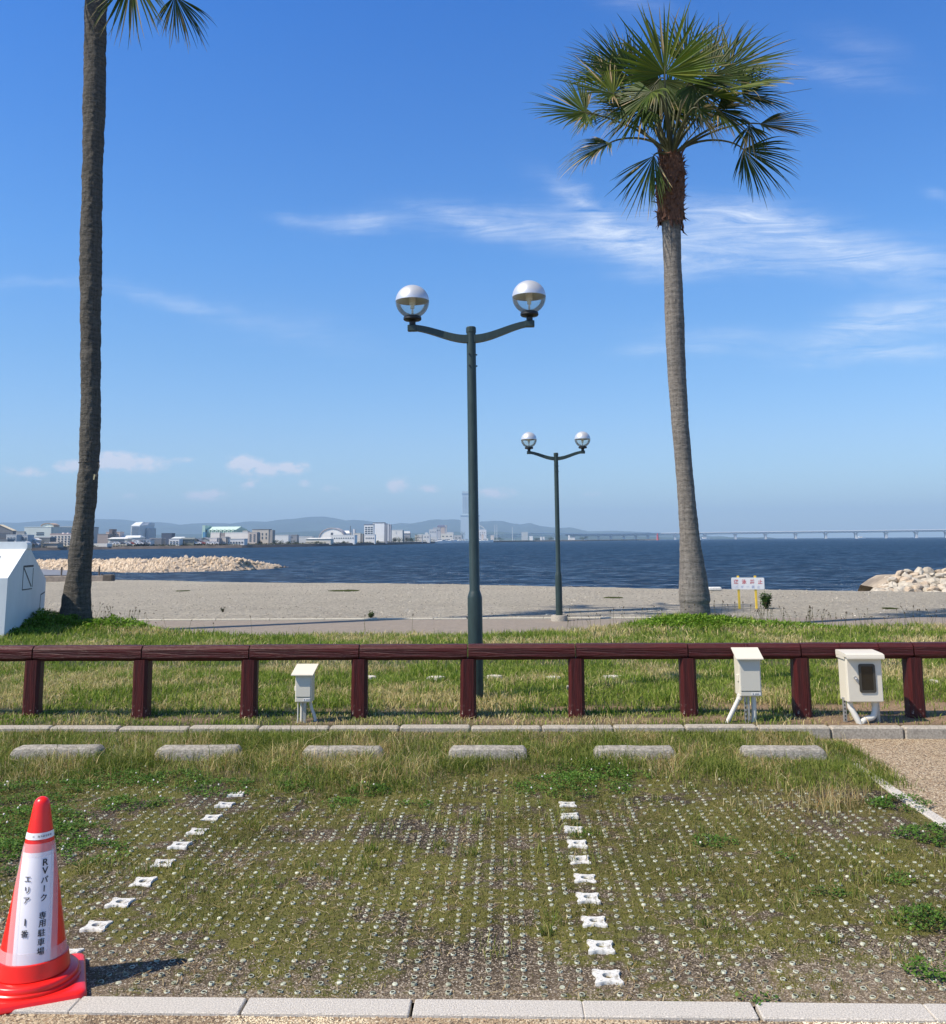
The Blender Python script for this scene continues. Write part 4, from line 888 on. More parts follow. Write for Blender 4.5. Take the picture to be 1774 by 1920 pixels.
def frond(root, P, A, Nn, R, droop=.3, spread=125, n=46, dead=.1, cup=.25, hang=0.0, seed=0, start=None, sag=.25, pr=.022, fused=.46, tint=(1, 1, 1)):
    droop = droop*1.25+.08
    """fan leaf at world point P: axis A, face normal Nn, length R; the petiole runs from start to P"""
    rg = np.random.default_rng(seed+100); base = np.array(root.location)
    A = np.array(A, float); A /= np.linalg.norm(A); Nn = np.array(Nn, float); Nn -= A*(Nn@A); Nn /= np.linalg.norm(Nn); B = np.cross(Nn, A)
    V = []; F = []; Cc = []; ts = np.array([0.02, .14, .28, .42, .55, .68, .80, .91, 1.0])
    da = math.radians(spread*2/n); hue = rg.uniform(.75, 1.25)
    for i in range(n):
        a = math.radians(-spread+2*spread*(i+.5)/n); L = R*(1.0-.26*(abs(a)/math.radians(spread))**2)*rg.uniform(.80, 1.08)
        d0 = math.cos(a)*A+math.sin(a)*B
        tw = rg.normal(0, .055); tipb = rg.normal(0, .22)
        dr = droop*rg.uniform(.5, 1.5)+(.6 if rg.random() < .12+hang*.6 else 0)*rg.uniform(.5, 1.4)
        if hang: dr += hang*rg.uniform(.5, 1.3)
        d0 = d0+Nn*(cup*(abs(math.sin(a))**1.5))+B*tw; d0 /= np.linalg.norm(d0)
        side = np.cross(Nn, d0); side /= np.linalg.norm(side); p = P.copy(); last = 0; pts = []
        dd = d0.copy()
        for k, t_ in enumerate(ts):
            if k:
                g = max(0, t_-fused)
                dd = dd+np.array([0, 0, -1])*dr*g*1.15*(t_-last)*5.5*.5+side*tipb*g*.5
                dd /= np.linalg.norm(dd); p = p+dd*(t_-last)*L
            last = t_; pts.append(p.copy())
        wmax = fused*R*math.sin(da/2)*1.12; fold = .45
        isd = rg.random() < dead*.6; tipd = rg.random() < dead+.15; tone = rg.uniform(.75, 1.25)*hue
        g0 = np.array([.046, .076, .014])*tone*np.array(tint); 
        if rg.random() < .25: g0 = np.array([.085, .11, .022])*tone*np.array(tint)
        dc = np.array([.42, .31, .16])*rg.uniform(.6, 1.2)
        b0 = len(V)
        for k, t_ in enumerate(ts):
            if t_ <= fused: w_ = wmax*t_/fused
            else: w_ = wmax*(1-((t_-fused)/(1-fused))**1.25)*.82+.0015
            nd = np.cross(side, (pts[min(k+1, 8)]-pts[max(k-1, 0)])); nd /= (np.linalg.norm(nd)+1e-9)
            V += [pts[k]-side*w_-base, pts[k]+nd*w_*fold-base, pts[k]+side*w_-base]
            mixd = 1.0 if isd and t_ > .3 else (min(1, max(0, (t_-.72)/.2)) if tipd else 0)
            cc = g0*(1-mixd)+dc*mixd; Cc += [cc*.92, cc*1.08, cc*.92]
        for k in range(8):
            a_ = b0+3*k; F += [(a_, a_+1, a_+4, a_+3), (a_+1, a_+2, a_+5, a_+4)]
    # a few loose threads
    lf = npmesh('frond', np.array(V), np.array(F), M_leaf, np.array(Cc), parent=root, smooth=False)
    if start is not None:
        s = np.array(start, float); mid = (s+P)/2; d = np.linalg.norm(P-s); T0 = np.array([0, 0, 1.0])
        pp = []
        c1 = s+T0*d*.35*sag*2+(P-s)*.2; c2 = P-A*d*.25
        for k in range(13):
            q = k/12; pp.append((1-q)**3*s+3*(1-q)**2*q*c1+3*(1-q)*q*q*c2+q**3*P)
        pp.append(P+A*R*.10)
        MB().tube([x-base for x in pp], [pr*(1.5-.9*k/13) for k in range(14)], 7).build('petiole', M_pet, lf, True)
    return lf
def boots(root, prof, Y, seed, nb=150, scale=1.0):
    rg = np.random.default_rng(seed); base = np.array(root.location); mb = MB(); ys = [p[0] for p in prof]
    for k in range(nb):
        y = rg.uniform(ys[0]+4, ys[-1]-2); a, b = np.interp(y, ys, [p[1] for p in prof]), np.interp(y, ys, [p[2] for p in prof])
        pa, pb = D(a, y, Y), D(b, y, Y); c = (pa+pb)/2; r_ = np.linalg.norm(pb-pa)/2*.93; th = rg.uniform(0, 2*math.pi)
        o = np.array([math.cos(th), math.sin(th), 0]); tn = np.array([-math.sin(th), math.cos(th), 0]); L = rg.uniform(.12, .32)*scale; w = rg.uniform(.02, .055)*scale
        up = np.array([0, 0, 1.0])*rg.choice([1, -1], p=[.6, .4]); p0 = c+o*r_*.95; p1 = p0+up*L*.5+o*.03; p2 = p0+up*L*(.75)+o*rg.uniform(.04, .16)*scale+tn*rg.normal(0, .04)
        v = [p0-tn*w-base, p0+tn*w-base, p1+tn*w*.8-base, p1-tn*w*.8-base, p2-base, p0+o*.02-base, p1+o*.025-base]
        mb.add(v, [(0, 5, 6, 3), (5, 1, 2, 6), (3, 6, 4), (6, 2, 4)])
    return mb.build('old_leaf_bases', M_fib, root)
YB = PALMB[1]
pb_ = D(1303, 1166, YB)
palmB = empty('palm_tree', (pb_[0], YB, pb_[2]-.05), 0, 'tall fan palm with full green crown, standing at right by the beach', 'palm tree')
PRB = [(398, 1238, 1279), (422, 1241, 1276), (500, 1245, 1278), (600, 1247, 1283), (700, 1252, 1286), (800, 1260, 1292), (900, 1269, 1300.5), (950, 1272, 1306), (1000, 1274.5, 1311), (1050, 1274.5, 1319), (1085, 1274, 1326), (1110, 1273, 1330), (1125, 1273.5, 1332), (1131, 1275, 1330), (1150, 1276, 1332), (1180, 1275, 1333)]
trunk(palmB, PRB, YB, M_barkB, .018, 3)
SKB = [(284, 1243, 1273), (298, 1237, 1279), (320, 1233, 1284), (350, 1229, 1284), (380, 1233, 1282), (400, 1235, 1281), (420, 1236, 1280)]
sk = trunk(palmB, SKB, YB, M_fib, .10, 8, False); sk.name = 'fibre_skirt'
boots(palmB, SKB, YB, 5, 240, 1.25)
S0 = D(1257, 300, YB)
CAM = np.array([0, 0, CH])
def vpx(dx, dy, dd=0.0):            # direction given as picture offset plus depth
    v = RT*dx-UP*dy+np.array([0, 1.0, 0])*dd; return v/np.linalg.norm(v)
TC = lambda P: (CAM-P)/np.linalg.norm(CAM-P)
px2m = YB/FP*1.0
def FR(root, hx, hy, tx, ty, Rpx, dY, nface, Y0, S, **kw):
    """hx,hy: where the blade starts; tx,ty: where its middle tip points; dY: metres behind (+) or before (-) the trunk"""
    P = D(hx, hy, Y0+dY); A = vpx(tx-hx, ty-hy, kw.pop('ad', 0.0)); s = np.array(S)+np.array([0, .12*np.sign(dY), 0])
    return frond(root, P, A, nface, Rpx*Y0/FP*1.18, start=s, **kw)
up = np.array([0, 0, 1.0]); fr = np.array([0, -1.0, 0])
LB = [  # hast x,y  tip x,y  Rpx  dY  normal  opts
 (1250, 196, 1250, 90, 92, .45, fr, dict(droop=.1, spread=122, seed=33, n=52)),
 (1254, 170, 1254, 225, 95, .7, fr, dict(droop=.4, spread=125, seed=31, n=50)),
 (1235, 150, 1200, 190, 95, -.1, fr*.9+up*.2, dict(droop=.5, spread=120, seed=32, n=50, dead=.12)),
 (1247, 138, 1252, 10, 124, -.7, fr*.9+up*.35, dict(droop=.05, spread=112, seed=1, dead=.02, tint=(1.7, 1.5, .9))),
 (1326, 148, 1385, 60, 122, .1, fr+np.array([-.3, 0, .2]), dict(droop=.22, spread=88, seed=2, dead=.08, cup=.1)),
 (1190, 150, 1128, 62, 118, .2, fr*.9+np.array([.3, 0, .4]), dict(droop=.2, spread=88, seed=3, dead=.08, cup=.1)),
 (1285, 120, 1312, 25, 100, .8, fr, dict(droop=.1, spread=80, seed=4)),
 (1098, 211, 992, 196, 104, -.2, fr*.9+up*.6, dict(droop=.22, spread=100, seed=6, dead=.1)),
 (1150, 176, 1046, 138, 108, -.5, fr*.8+up*.7, dict(droop=.3, spread=100, seed=7, dead=.1, tint=(1.4, 1.3, .9))),
 (1222, 172, 1135, 238, 112, -.9, fr*.6+up*.7+np.array([-.3, 0, 0]), dict(droop=.55, spread=95, seed=8, dead=.2, hang=.2)),
 (1356, 168, 1490, 132, 138, -.1, fr*.6+up*.7, dict(droop=.28, spread=98, seed=9, dead=.1, tint=(1.4, 1.3, .9))),
 (1335, 178, 1440, 205, 108, -.8, fr*.4+up*.8, dict(droop=.5, spread=95, seed=10, dead=.25, hang=.25)),
 (1425, 232, 1533, 250, 106, .2, fr*.15+up*.95, dict(droop=.22, spread=70, seed=11, dead=.4, n=30)),
 (1394, 280, 1465, 360, 112, .1, fr*.8+up*.4, dict(droop=.45, spread=75, seed=12, dead=.1, hang=.1, sag=.5)),
 (1143, 268, 1052, 318, 106, -.1, fr*.5+up*.8, dict(droop=.8, spread=80, seed=13, dead=.4, hang=.35, sag=.5)),
 (1226, 292, 1186, 400, 112, -.35, fr*.8+np.array([-.5, 0, .1]), dict(droop=.1, spread=50, seed=14, dead=.15, n=34)),
 (1112, 212, 1075, 246, 62, .5, fr*.6+up*.7, dict(droop=.5, spread=90, seed=15, n=30)),
 (1405, 236, 1412, 282, 62, -.3, fr*.9+up*.1, dict(droop=1.0, spread=60, seed=16, n=22, dead=.2)),
 (1310, 205, 1340, 245, 78, -.95, fr*.5+up*.7, dict(droop=.8, spread=90, seed=17, n=34, dead=.85, hang=.3)),
 (1235, 160, 1215, 215, 90, .6, fr, dict(droop=.6, spread=100, seed=18, n=36)),
 (1285, 170, 1300, 210, 90, .8, fr, dict(droop=.6, spread=100, seed=19, n=36)),
 (1165, 130, 1100, 95, 108, .9, fr*.7+up*.5, dict(droop=.25, spread=100, seed=20)),
 (1366, 132, 1440, 92, 128, .8, fr*.7+up*.5, dict(droop=.25, spread=100, seed=21)),
 (1180, 190, 1110, 190, 100, .9, fr*.5+up*.7, dict(droop=.5, spread=95, seed=22, n=36)),
 (1205, 205, 1165, 245, 82, -.7, fr*.8+up*.5, dict(droop=.7, spread=95, seed=24, n=38, hang=.3, dead=.15)),
 (1250, 200, 1245, 235, 70, .5, fr, dict(droop=.9, spread=95, seed=25, n=34, hang=.2)),
 (1345, 205, 1400, 235, 92, -.5, fr*.8+up*.5, dict(droop=.7, spread=95, seed=26, n=38, hang=.3, dead=.3)),
 (1392, 175, 1475, 190, 104, .5, fr*.8+up*.6, dict(droop=.4, spread=95, seed=27, dead=.1)),
 (1140, 150, 1075, 130, 96, .6, fr*.8+up*.5, dict(droop=.3, spread=100, seed=28)),
 (1300, 160, 1330, 215, 88, -.6, fr*.8+up*.4, dict(droop=.8, spread=95, seed=29, hang=.35, dead=.15)),
 (1180, 205, 1110, 225, 90, .3, fr*.7+up*.6, dict(droop=.5, spread=90, seed=30, dead=.15)),
]
for hx_, hy_, tx_, ty_, R_, dY, nf, kw in LB: FR(palmB, hx_, hy_, tx_, ty_, R_, dY, nf, YB, S0, **kw)
# flower stalk
MB().tube([S0-np.array(palmB.location), D(1330, 215, YB-.2)-np.array(palmB.location), D(1420, 182, YB-.3)-np.array(palmB.location), D(1522, 166, YB-.4)-np.array(palmB.location)], [.016, .013, .01, .004], 6).build('flower_stalk', M_pet, palmB, True)

YA = PALMA[1]
pa_ = D(140, 1170, YA)
palmA = empty('palm_tree', (pa_[0], YA, pa_[2]-.05), 0, 'tall leaning palm at left with rough dark trunk and crown cut off above', 'palm tree')
PRA = [(-210, 160, 194), (-100, 161, 197), (0, 161.5, 199), (100, 158.5, 197.5), (200, 157, 196), (300, 156, 192), (450, 152, 189), (600, 151, 187.5), (650, 153, 187), (700, 153, 187), (750, 154, 187.5), (800, 152, 188), (850, 150, 186), (867, 149.5, 185), (900, 146, 183), (940, 143, 180), (960, 141, 176), (1000, 136, 175), (1030, 132, 173), (1060, 129, 170), (1085, 125, 169), (1110, 121, 168.5), (1135, 117, 169), (1160, 110, 171), (1185, 105, 174)]
trunk(palmA, PRA, YA, M_barkA, .048, 23)
SKA = [(-330, 158, 196), (-300, 150, 204), (-260, 150, 206), (-200, 155, 202)]
s2_ = trunk(palmA, SKA, YA, M_fib, .1, 28, False); s2_.name = 'fibre_skirt'
SA = D(177, -310, YA)
LA = [(247, -48, 245, 60, 128, -.6, fr*.9+np.array([0, 0, .2]), dict(droop=.15, spread=52, seed=41, dead=.25, n=36, sag=.55)),
 (328, -8, 358, 95, 104, -.2, fr*.7+up*.3+np.array([.3, 0, 0]), dict(droop=.5, spread=52, seed=42, dead=.35, n=40, hang=.25, sag=.5)),
 (60, -190, -20, -140, 115, -.4, up*.8+fr*.4, dict(droop=.5, seed=43, spread=95)), (100, -330, 20, -380, 120, .3, fr, dict(droop=.3, seed=44)),
 (180, -430, 180, -540, 120, -.5, fr, dict(droop=.1, seed=45)), (260, -380, 340, -450, 120, .4, fr, dict(droop=.2, seed=46)),
 (300, -290, 410, -300, 118, -.4, up*.8+fr*.4, dict(droop=.4, seed=47)), (140, -440, 80, -520, 115, .8, fr, dict(droop=.2, seed=48)),
 (70, -260, -40, -270, 115, .8, up, dict(droop=.4, seed=49)), (240, -440, 290, -530, 110, .9, fr, dict(droop=.2, seed=50)),
 (170, -330, 150, -250, 110, -1.2, up*.7+fr*.7, dict(droop=.5, seed=51)), (200, -330, 230, -270, 110, 1.4, up*.9, dict(droop=.5, seed=52))]
for hx_, hy_, tx_, ty_, R_, dY, nf, kw in LA: FR(palmA, hx_, hy_, tx_, ty_, R_, dY, nf, YA, SA, **kw)
# wire round the left trunk
M_wire = mat('dark_wire', (.05, .045, .04), .7)
ring = []
cpx = D(167, 867, YA); rr_ = 18.6*YA/FP
for k in range(25):
    a_ = 2*math.pi*k/24; ring.append((cpx[0]+rr_*math.cos(a_), cpx[1]+rr_*math.sin(a_), cpx[2]+.012*math.cos(a_)))
base = np.array(palmA.location)
MB().tube([np.array(p)-base for p in ring], .008, 5).build('wire', M_wire, palmA, True)
MB().tube([D(184, 867, YA-.1)-base, D(187, 873, YA-.15)-base, D(184, 884, YA-.2)-base, D(180, 895, YA-.22)-base], .007, 5).build('wire_end', M_wire, palmA, True)
MB().add([D(176, 889, YA-.26)-base, D(179, 890, YA-.26)-base, D(176.5, 900, YA-.26)-base, D(174.5, 899, YA-.26)-base], [(0, 1, 2, 3)]).build('paper_tag', mat('straw_tag', (.40, .36, .22), .8), palmA)

# ---------------------------------------------------------------- plants
M_grass = leafmat('grass_blade', .30, .6, .2)
def gblades(name, xy, z, h, w, col, lean=.35, bend=.5, seg3=True, rs=1, **kw):
    rg = np.random.default_rng(rs); n = len(xy); az = rg.uniform(0, 2*math.pi, n); fa = rg.uniform(0, math.pi, n)
    ln = np.abs(rg.normal(0, lean, n)); dx, dy = np.cos(az)*ln, np.sin(az)*ln; sx, sy = np.cos(fa)*w/2, np.sin(fa)*w/2
    X, Y = xy[:, 0], xy[:, 1]; b = bend*rg.uniform(.3, 1.2, n)
    if seg3:
        m_ = .5; mx_, my_, mz = X+dx*h*m_*.8, Y+dy*h*m_*.8, z+h*m_
        tx, ty, tz = X+dx*h*(1+b), Y+dy*h*(1+b), z+h*(1-.28*b*np.minimum(1, ln*1.6))
        V = np.stack([np.c_[X-sx, Y-sy, z-.004], np.c_[X+sx, Y+sy, z-.004], np.c_[mx_+sx*.85, my_+sy*.85, mz], np.c_[mx_-sx*.85, my_-sy*.85, mz], np.c_[tx, ty, tz]], 1).reshape(-1, 3)
        i = np.arange(n)[:, None]*5; T = np.concatenate([i+np.array([0, 1, 2]), i+np.array([0, 2, 3]), i+np.array([3, 2, 4])], 0); k = 5
    else:
        V = np.stack([np.c_[X-sx, Y-sy, z-.003], np.c_[X+sx, Y+sy, z-.003], np.c_[X+dx*h*1.2, Y+dy*h*1.2, z+h]], 1).reshape(-1, 3)
        i = np.arange(n)[:, None]*3; T = i+np.array([0, 1, 2]); k = 3
    return npmesh(name, V, T, M_grass, np.repeat(col, k, 0), **kw)
def scatter(n, x0, x1, y0, y1, prob, rs):
    rg = np.random.default_rng(rs); x = rg.uniform(x0, x1, n); y = rg.uniform(y0, y1, n); p = prob(x, y); k = rg.random(n) < p; return np.c_[x[k], y[k]]
def cmix(n, rs, cols, wts, jit=.25):
    rg = np.random.default_rng(rs); c = np.array(cols)[rg.choice(len(cols), n, p=np.array(wts)/sum(wts))]; return c*rg.uniform(1-jit, 1+jit, (n, 1))
GR = [(.12, .17, .025), (.19, .22, .042), (.26, .27, .075), (.075, .12, .02)]
ST_ = [(.52, .42, .20), (.42, .31, .15), (.62, .52, .29)]
infield = lambda x, y: (x < XR-.02)&(y > K1)
# short moss tufts and turf among the pegs
def pr(x, y): return np.where((x < XR-.02), mossf(x, y)*(1-.35*(1-sstep(4, 4.6, y)))*(1-tallzone(x, y)*.6)*.9+.05, 0)
xy = scatter(260000, -4.3, XR, K1+.01, 7.4, pr, 301); n = len(xy); rg = np.random.default_rng(5)
hh = rg.uniform(.005, .016, n)*(1+1.0*sstep(.5, .75, fbm(xy[:, 0], xy[:, 1], .3, 90))); 
cc = cmix(n, 6, [(.05, .055, .02), (.09, .07, .04), (.21, .205, .05), (.16, .165, .038), (.27, .25, .08), (.34, .28, .13), (.11, .14, .03)], [2, 1.4, 4, 3, 3, 2, 2])*.72*(.6+1.0*fbm(xy[:, 0], xy[:, 1], .5, 91))[:, None]*(.65+.7*fbm(xy[:, 0], xy[:, 1], .05, 191))[:, None]
gblades('moss_turf', xy, field_z(xy[:, 0], xy[:, 1]), hh, rg.uniform(.003, .006, n), cc, lean=.9, seg3=False, rs=7, kind='stuff', label='short yellow green moss and turf between the pegs', cat='moss')
# scattered small tufts
tufts = scatter(420, -4.3, XR-.03, 3.9, 6.9, lambda x, y: .15+.85*sstep(.48, .62, fbm(x, y, .8, 92)), 302)
L = []
for x, y in tufts:
    k = rg.integers(14, 60); r_ = rg.uniform(.015, .06); L.append(np.c_[rg.normal(x, r_, k), rg.normal(y, r_, k)])
xy = np.vstack(L); xy = xy[(xy[:, 0] < XR)&(xy[:, 1] > K1)]; n = len(xy)
gblades('grass_tufts', xy, field_z(xy[:, 0], xy[:, 1]), rg.uniform(.02, .065, n), rg.uniform(.0025, .0045, n), cmix(n, 8, GR+ST_[:2], [3, 4, 4, 2, 1.2, 1.5]), lean=.6, rs=9, kind='stuff', label='small grass tufts scattered over the parking field', cat='grass')
# rank grass before the rear kerb
xy = scatter(150000, -5.2, XR+.25, 6.3, KR0-.02, lambda x, y: tallzone(x, y)*(.35+.75*sstep(.35, .6, fbm(x, y, .35, 93)))*(1-.75*((y > 7.39)&(y < 7.62)&(((x+3.8) % 1.108) < .67)&(x < 2.4))), 303); n = len(xy)
dr = np.clip(patchsum(xy[:, 0], xy[:, 1], DRY)*.8+.02+(fbm(xy[:, 0], xy[:, 1], .3, 94)-.5)*2.4, 0, 1); isd = rg.random(n) < dr*.85
cc = cmix(n, 10, GR, [3, 4, 3.5, 2])*(.65+.75*fbm(xy[:, 0], xy[:, 1], .28, 193))[:, None]; cc[isd] = cmix(int(isd.sum()), 11, ST_+[(.30, .19, .09)], [3, 3, 2, 2])
hh = rg.uniform(.02, .10, n)*(.6+.9*fbm(xy[:, 0], xy[:, 1], .45, 95)); hh[rg.random(n) < .05] *= 1.9; hh *= (1-.6*sstep(7.95, 8.15, xy[:, 1]))*(1-.35*sstep(1.2, 2.4, xy[:, 0]))
gblades('verge_grass', xy, np.where(xy[:, 0] < XR, field_z(np.minimum(xy[:, 0], XR), xy[:, 1]), 0), hh, rg.uniform(.003, .006, n), cc, lean=.55, bend=.9, rs=12, kind='stuff', label='rank green and straw coloured grass around the wheel stops', cat='grass')
# straw clumps
L = []
for (px, py, rad, s) in DRY:
    cx, cy = P2(px, py); k = int(1300*rad*s); L.append(np.c_[rg.normal(cx, rad*.55, k), rg.normal(cy, rad*.45, k)])
xy = np.vstack(L); xy = xy[(xy[:, 0] < XR+.3)&(xy[:, 1] < KR0)&(xy[:, 1] > 5.0)]; n = len(xy)
gblades('dry_grass', xy, np.where(xy[:, 0] < XR, field_z(np.minimum(xy[:, 0], XR), xy[:, 1]), 0), rg.uniform(.04, .13, n), rg.uniform(.0022, .004, n), cmix(n, 13, ST_+[(.34, .20, .09)], [3, 3, 3, 2]), lean=.45, bend=.8, rs=14, kind='stuff', label='dry straw tufts around the wheel stops', cat='dry grass')
# lawn behind the kerb
def prl(x, y): return (1-.93*baref(x, y))*(.45+.6*fbm(x, y, .5, 96))*np.where(y < lawn_edge(x)+.1, 1, 0)
A1 = scatter(185000, -7.3, 7.6, KR1+.02, 12.0, prl, 304); A2 = scatter(150000, -11.5, 9.5, 12.0, 20.0, prl, 305); xy = np.vstack([A1, A2]); n = len(xy)
far = sstep(11, 16, xy[:, 1]); f_ = fbm(xy[:, 0], xy[:, 1], .9, 97); f2 = fbm(xy[:, 0], xy[:, 1]*1.5, .3, 98)
isd = rg.random(n) < np.clip((f_-.47)*4.5+.16-.1*far, 0.04, .85)
cc = cmix(n, 15, [(.15, .22, .028), (.23, .29, .045), (.30, .33, .08), (.09, .15, .02)], [3, 4, 3, 2])*(.7+.6*f2)[:, None]; cc[isd] = cmix(int(isd.sum()), 16, ST_, [3, 2, 3])
hh = rg.uniform(.03, .085, n)*(.6+.8*f2)*(1+.5*far)*(1-.5*np.exp(-((xy[:, 1]-8.8)/.35)**2))
gblades('lawn_grass', xy, lawn_z(xy[:, 0], xy[:, 1]), hh, rg.uniform(.005, .009, n)*(1+far), cc, lean=.5, bend=.8, rs=17, kind='stuff', label='bright green lawn grass with straw patches behind the fence', cat='grass')
# coarser clumps on the lawn
cl = scatter(900, -9, 8, 8.9, 18.0, lambda x, y: np.where(y < lawn_edge(x)-.2, .3+.7*sstep(.45, .6, fbm(x, y, 1.1, 99)), 0), 306); L = []
for x, y in cl: k = rg.integers(20, 60); L.append(np.c_[rg.normal(x, .06, k), rg.normal(y, .06, k)])
xy = np.vstack(L); n = len(xy)
gblades('lawn_tussocks', xy, lawn_z(xy[:, 0], xy[:, 1]), rg.uniform(.06, .15, n), rg.uniform(.005, .010, n), cmix(n, 18, [(.17, .25, .03), (.27, .33, .06), (.13, .20, .025), (.5, .44, .2)], [4, 3, 3, 1.4]), lean=.4, bend=.7, rs=19, kind='stuff', label='taller grass tussocks in the lawn', cat='grass')
# straw and thatch lying flat
def pt(x, y): return np.where(y < K1, 0, np.where(y < KR0, np.where(x < XR, .25+.5*sstep(.45, .6, fbm(x, y, .4, 160)), 0), np.where((y > KR1)&(y < lawn_edge(x)), .5*sstep(.42, .6, fbm(x, y, .7, 161))+.6*baref(x, y), 0)))
xy = scatter(60000, -5, 5.2, K1, 13, pt, 311); n = len(xy); a = rg.uniform(0, math.pi, n); l = rg.uniform(.012, .05, n); w = .0013
z = np.where(xy[:, 1] < KR0, field_z(xy[:, 0], xy[:, 1]), lawn_z(xy[:, 0], xy[:, 1])); dx, dy = np.cos(a)*l/2, np.sin(a)*l/2; nx, ny = -np.sin(a)*w, np.cos(a)*w; dz = rg.uniform(.004, .014, n)
V = np.stack([np.c_[xy[:, 0]-dx-nx, xy[:, 1]-dy-ny, z+.006], np.c_[xy[:, 0]+dx-nx, xy[:, 1]+dy-ny, z+dz], np.c_[xy[:, 0]+dx+nx, xy[:, 1]+dy+ny, z+dz], np.c_[xy[:, 0]-dx+nx, xy[:, 1]-dy+ny, z+.006]], 1).reshape(-1, 3)
npmesh('thatch', V, np.arange(n)[:, None]*4+np.array([0, 1, 2, 3]), M_grass, np.repeat(cmix(n, 162, [(.55, .45, .26), (.40, .28, .14), (.26, .17, .09)], [3, 2, 2]), 4, 0), kind='stuff', label='dry straw litter lying on the ground', cat='litter')
# seed heads at the lawn edge
L = scatter(520, -9, 9.5, 15, 20.5, lambda x, y: np.where(np.abs(y-lawn_edge(x)+.15) < .35, .55, 0)*sstep(.42, .6, fbm(x, y*0, 1.2, 120)), 307)
L = np.vstack([L, np.c_[rg.normal(-7.6, .55, 60), rg.normal(18.6, .3, 60)], np.c_[rg.normal(5.6, 1.0, 70), rg.normal(18.4, .3, 70)], np.c_[rg.uniform(1.0, 9.3, 80), rg.normal(18.4, .25, 80)]])
V = []; T = []; C_ = []; nb = 0
for x, y in L:
    h = rg.uniform(.14, .36); z = max(float(lawn_z(np.array([x]), np.array([y]))[0]), -.06); lx, ly = rg.normal(0, .05, 2); w = .0045
    tip = np.array([x+lx, y+ly, z+h]); b_ = np.array([x, y, z]); hd = h*.22; t2 = tip+np.array([lx*.4, 0, hd*.8])
    V += [b_+[-w/2, 0, 0], b_+[w/2, 0, 0], tip+[w/2, 0, 0], tip+[-w/2, 0, 0]]; T += [(nb, nb+1, nb+2, nb+3)]; C_ += [(.16, .15, .07)]*4; nb += 4
    if rg.random() < .75:
        w2 = rg.uniform(.008, .014); m_ = (tip+t2)/2; V += [tip, m_+[w2, 0, 0], t2, m_+[-w2, 0, 0]]; V += [tip, m_+[0, w2, 0], t2, m_+[0, -w2, 0]]
        T += [(nb, nb+1, nb+2, nb+3), (nb+4, nb+5, nb+6, nb+7)]; C_ += [(.12, .085, .05)]*8; nb += 8
npmesh('seed_heads', V, np.array(T), M_grass, np.array(C_), kind='stuff', label='thin dark seed heads standing along the far lawn edge', cat='weeds')
# leafy weeds: small leaves
def leaves(name, P, size, col, nrm=None, rs=1, asp=.55, **kw):
    rg = np.random.default_rng(rs); n = len(P); a = rg.uniform(0, 2*math.pi, n); tl = rg.normal(.25, .35, n)
    d = np.c_[np.cos(a)*np.cos(tl), np.sin(a)*np.cos(tl), np.sin(tl)]; s = np.c_[-np.sin(a), np.cos(a), rg.normal(0, .35, n)]
    s /= np.linalg.norm(s, axis=1)[:, None]; size = size[:, None]
    V = np.stack([P, P+d*size*.45+s*size*asp*.5, P+d*size, P+d*size*.45-s*size*asp*.5], 1).reshape(-1, 3)
    T = np.arange(n)[:, None]*4+np.array([0, 1, 2, 3]); return npmesh(name, V, T, M_grass, np.repeat(col, 4, 0), **kw)
L = []; S_ = []
for (px, py, rad, s) in CLOVER:
    cx, cy = P2(px, py); k = int(min(6500, 19000*rad**1.5*s)); r_ = rad*np.sqrt(rg.random(k))*(.75+.5*vnoise(np.arctan2(rg.normal(size=k), rg.normal(size=k))*3, np.zeros(k), 1, int(px) % 50)); a = rg.uniform(0, 2*math.pi, k)
    x = cx+r_*np.cos(a)*1.15; y = cy+r_*np.sin(a)*.95; keep = fbm(x, y, .09, 130) > .46; x, y, r_ = x[keep], y[keep], r_[keep]
    h = np.clip(.05*s*(1-(r_/(rad*1.1))**2), .008, 1)*(.5+1.0*fbm(x, y, .08, 131))+rg.uniform(0, .012, len(x)); L.append(np.c_[x, y, np.where(x < XR, field_z(np.minimum(x, XR), y), 0.01)+h*rg.uniform(.4, 1, len(x))])
P = np.vstack(L); n = len(P)
leaves('clover', P, rg.uniform(.009, .019, n), cmix(n, 20, [(.07, .15, .022), (.10, .19, .03), (.05, .10, .018), (.14, .23, .04)], [4, 3, 2, 1.4])*(.75+.5*fbm(P[:, 0], P[:, 1], .12, 132))[:, None], rs=21, asp=.85, kind='stuff', label='dark green clover patches in the parking field', cat='clover')
# white clover flowers
k = rg.choice(n, 70); Q = P[k]+np.array([0, 0, .012]); mb = MB()
for q in Q: mb.lathe([(0, -.006), (.006, -.002), (.0055, .004), (0, .007)], 5, c=tuple(q), caps=False)
M_fl = mat('flower_white', (.72, .68, .62), .8)
o = mb.build('clover_flowers', M_fl); tag(o, 'tiny white clover flowers', 'flowers', None, 'stuff')
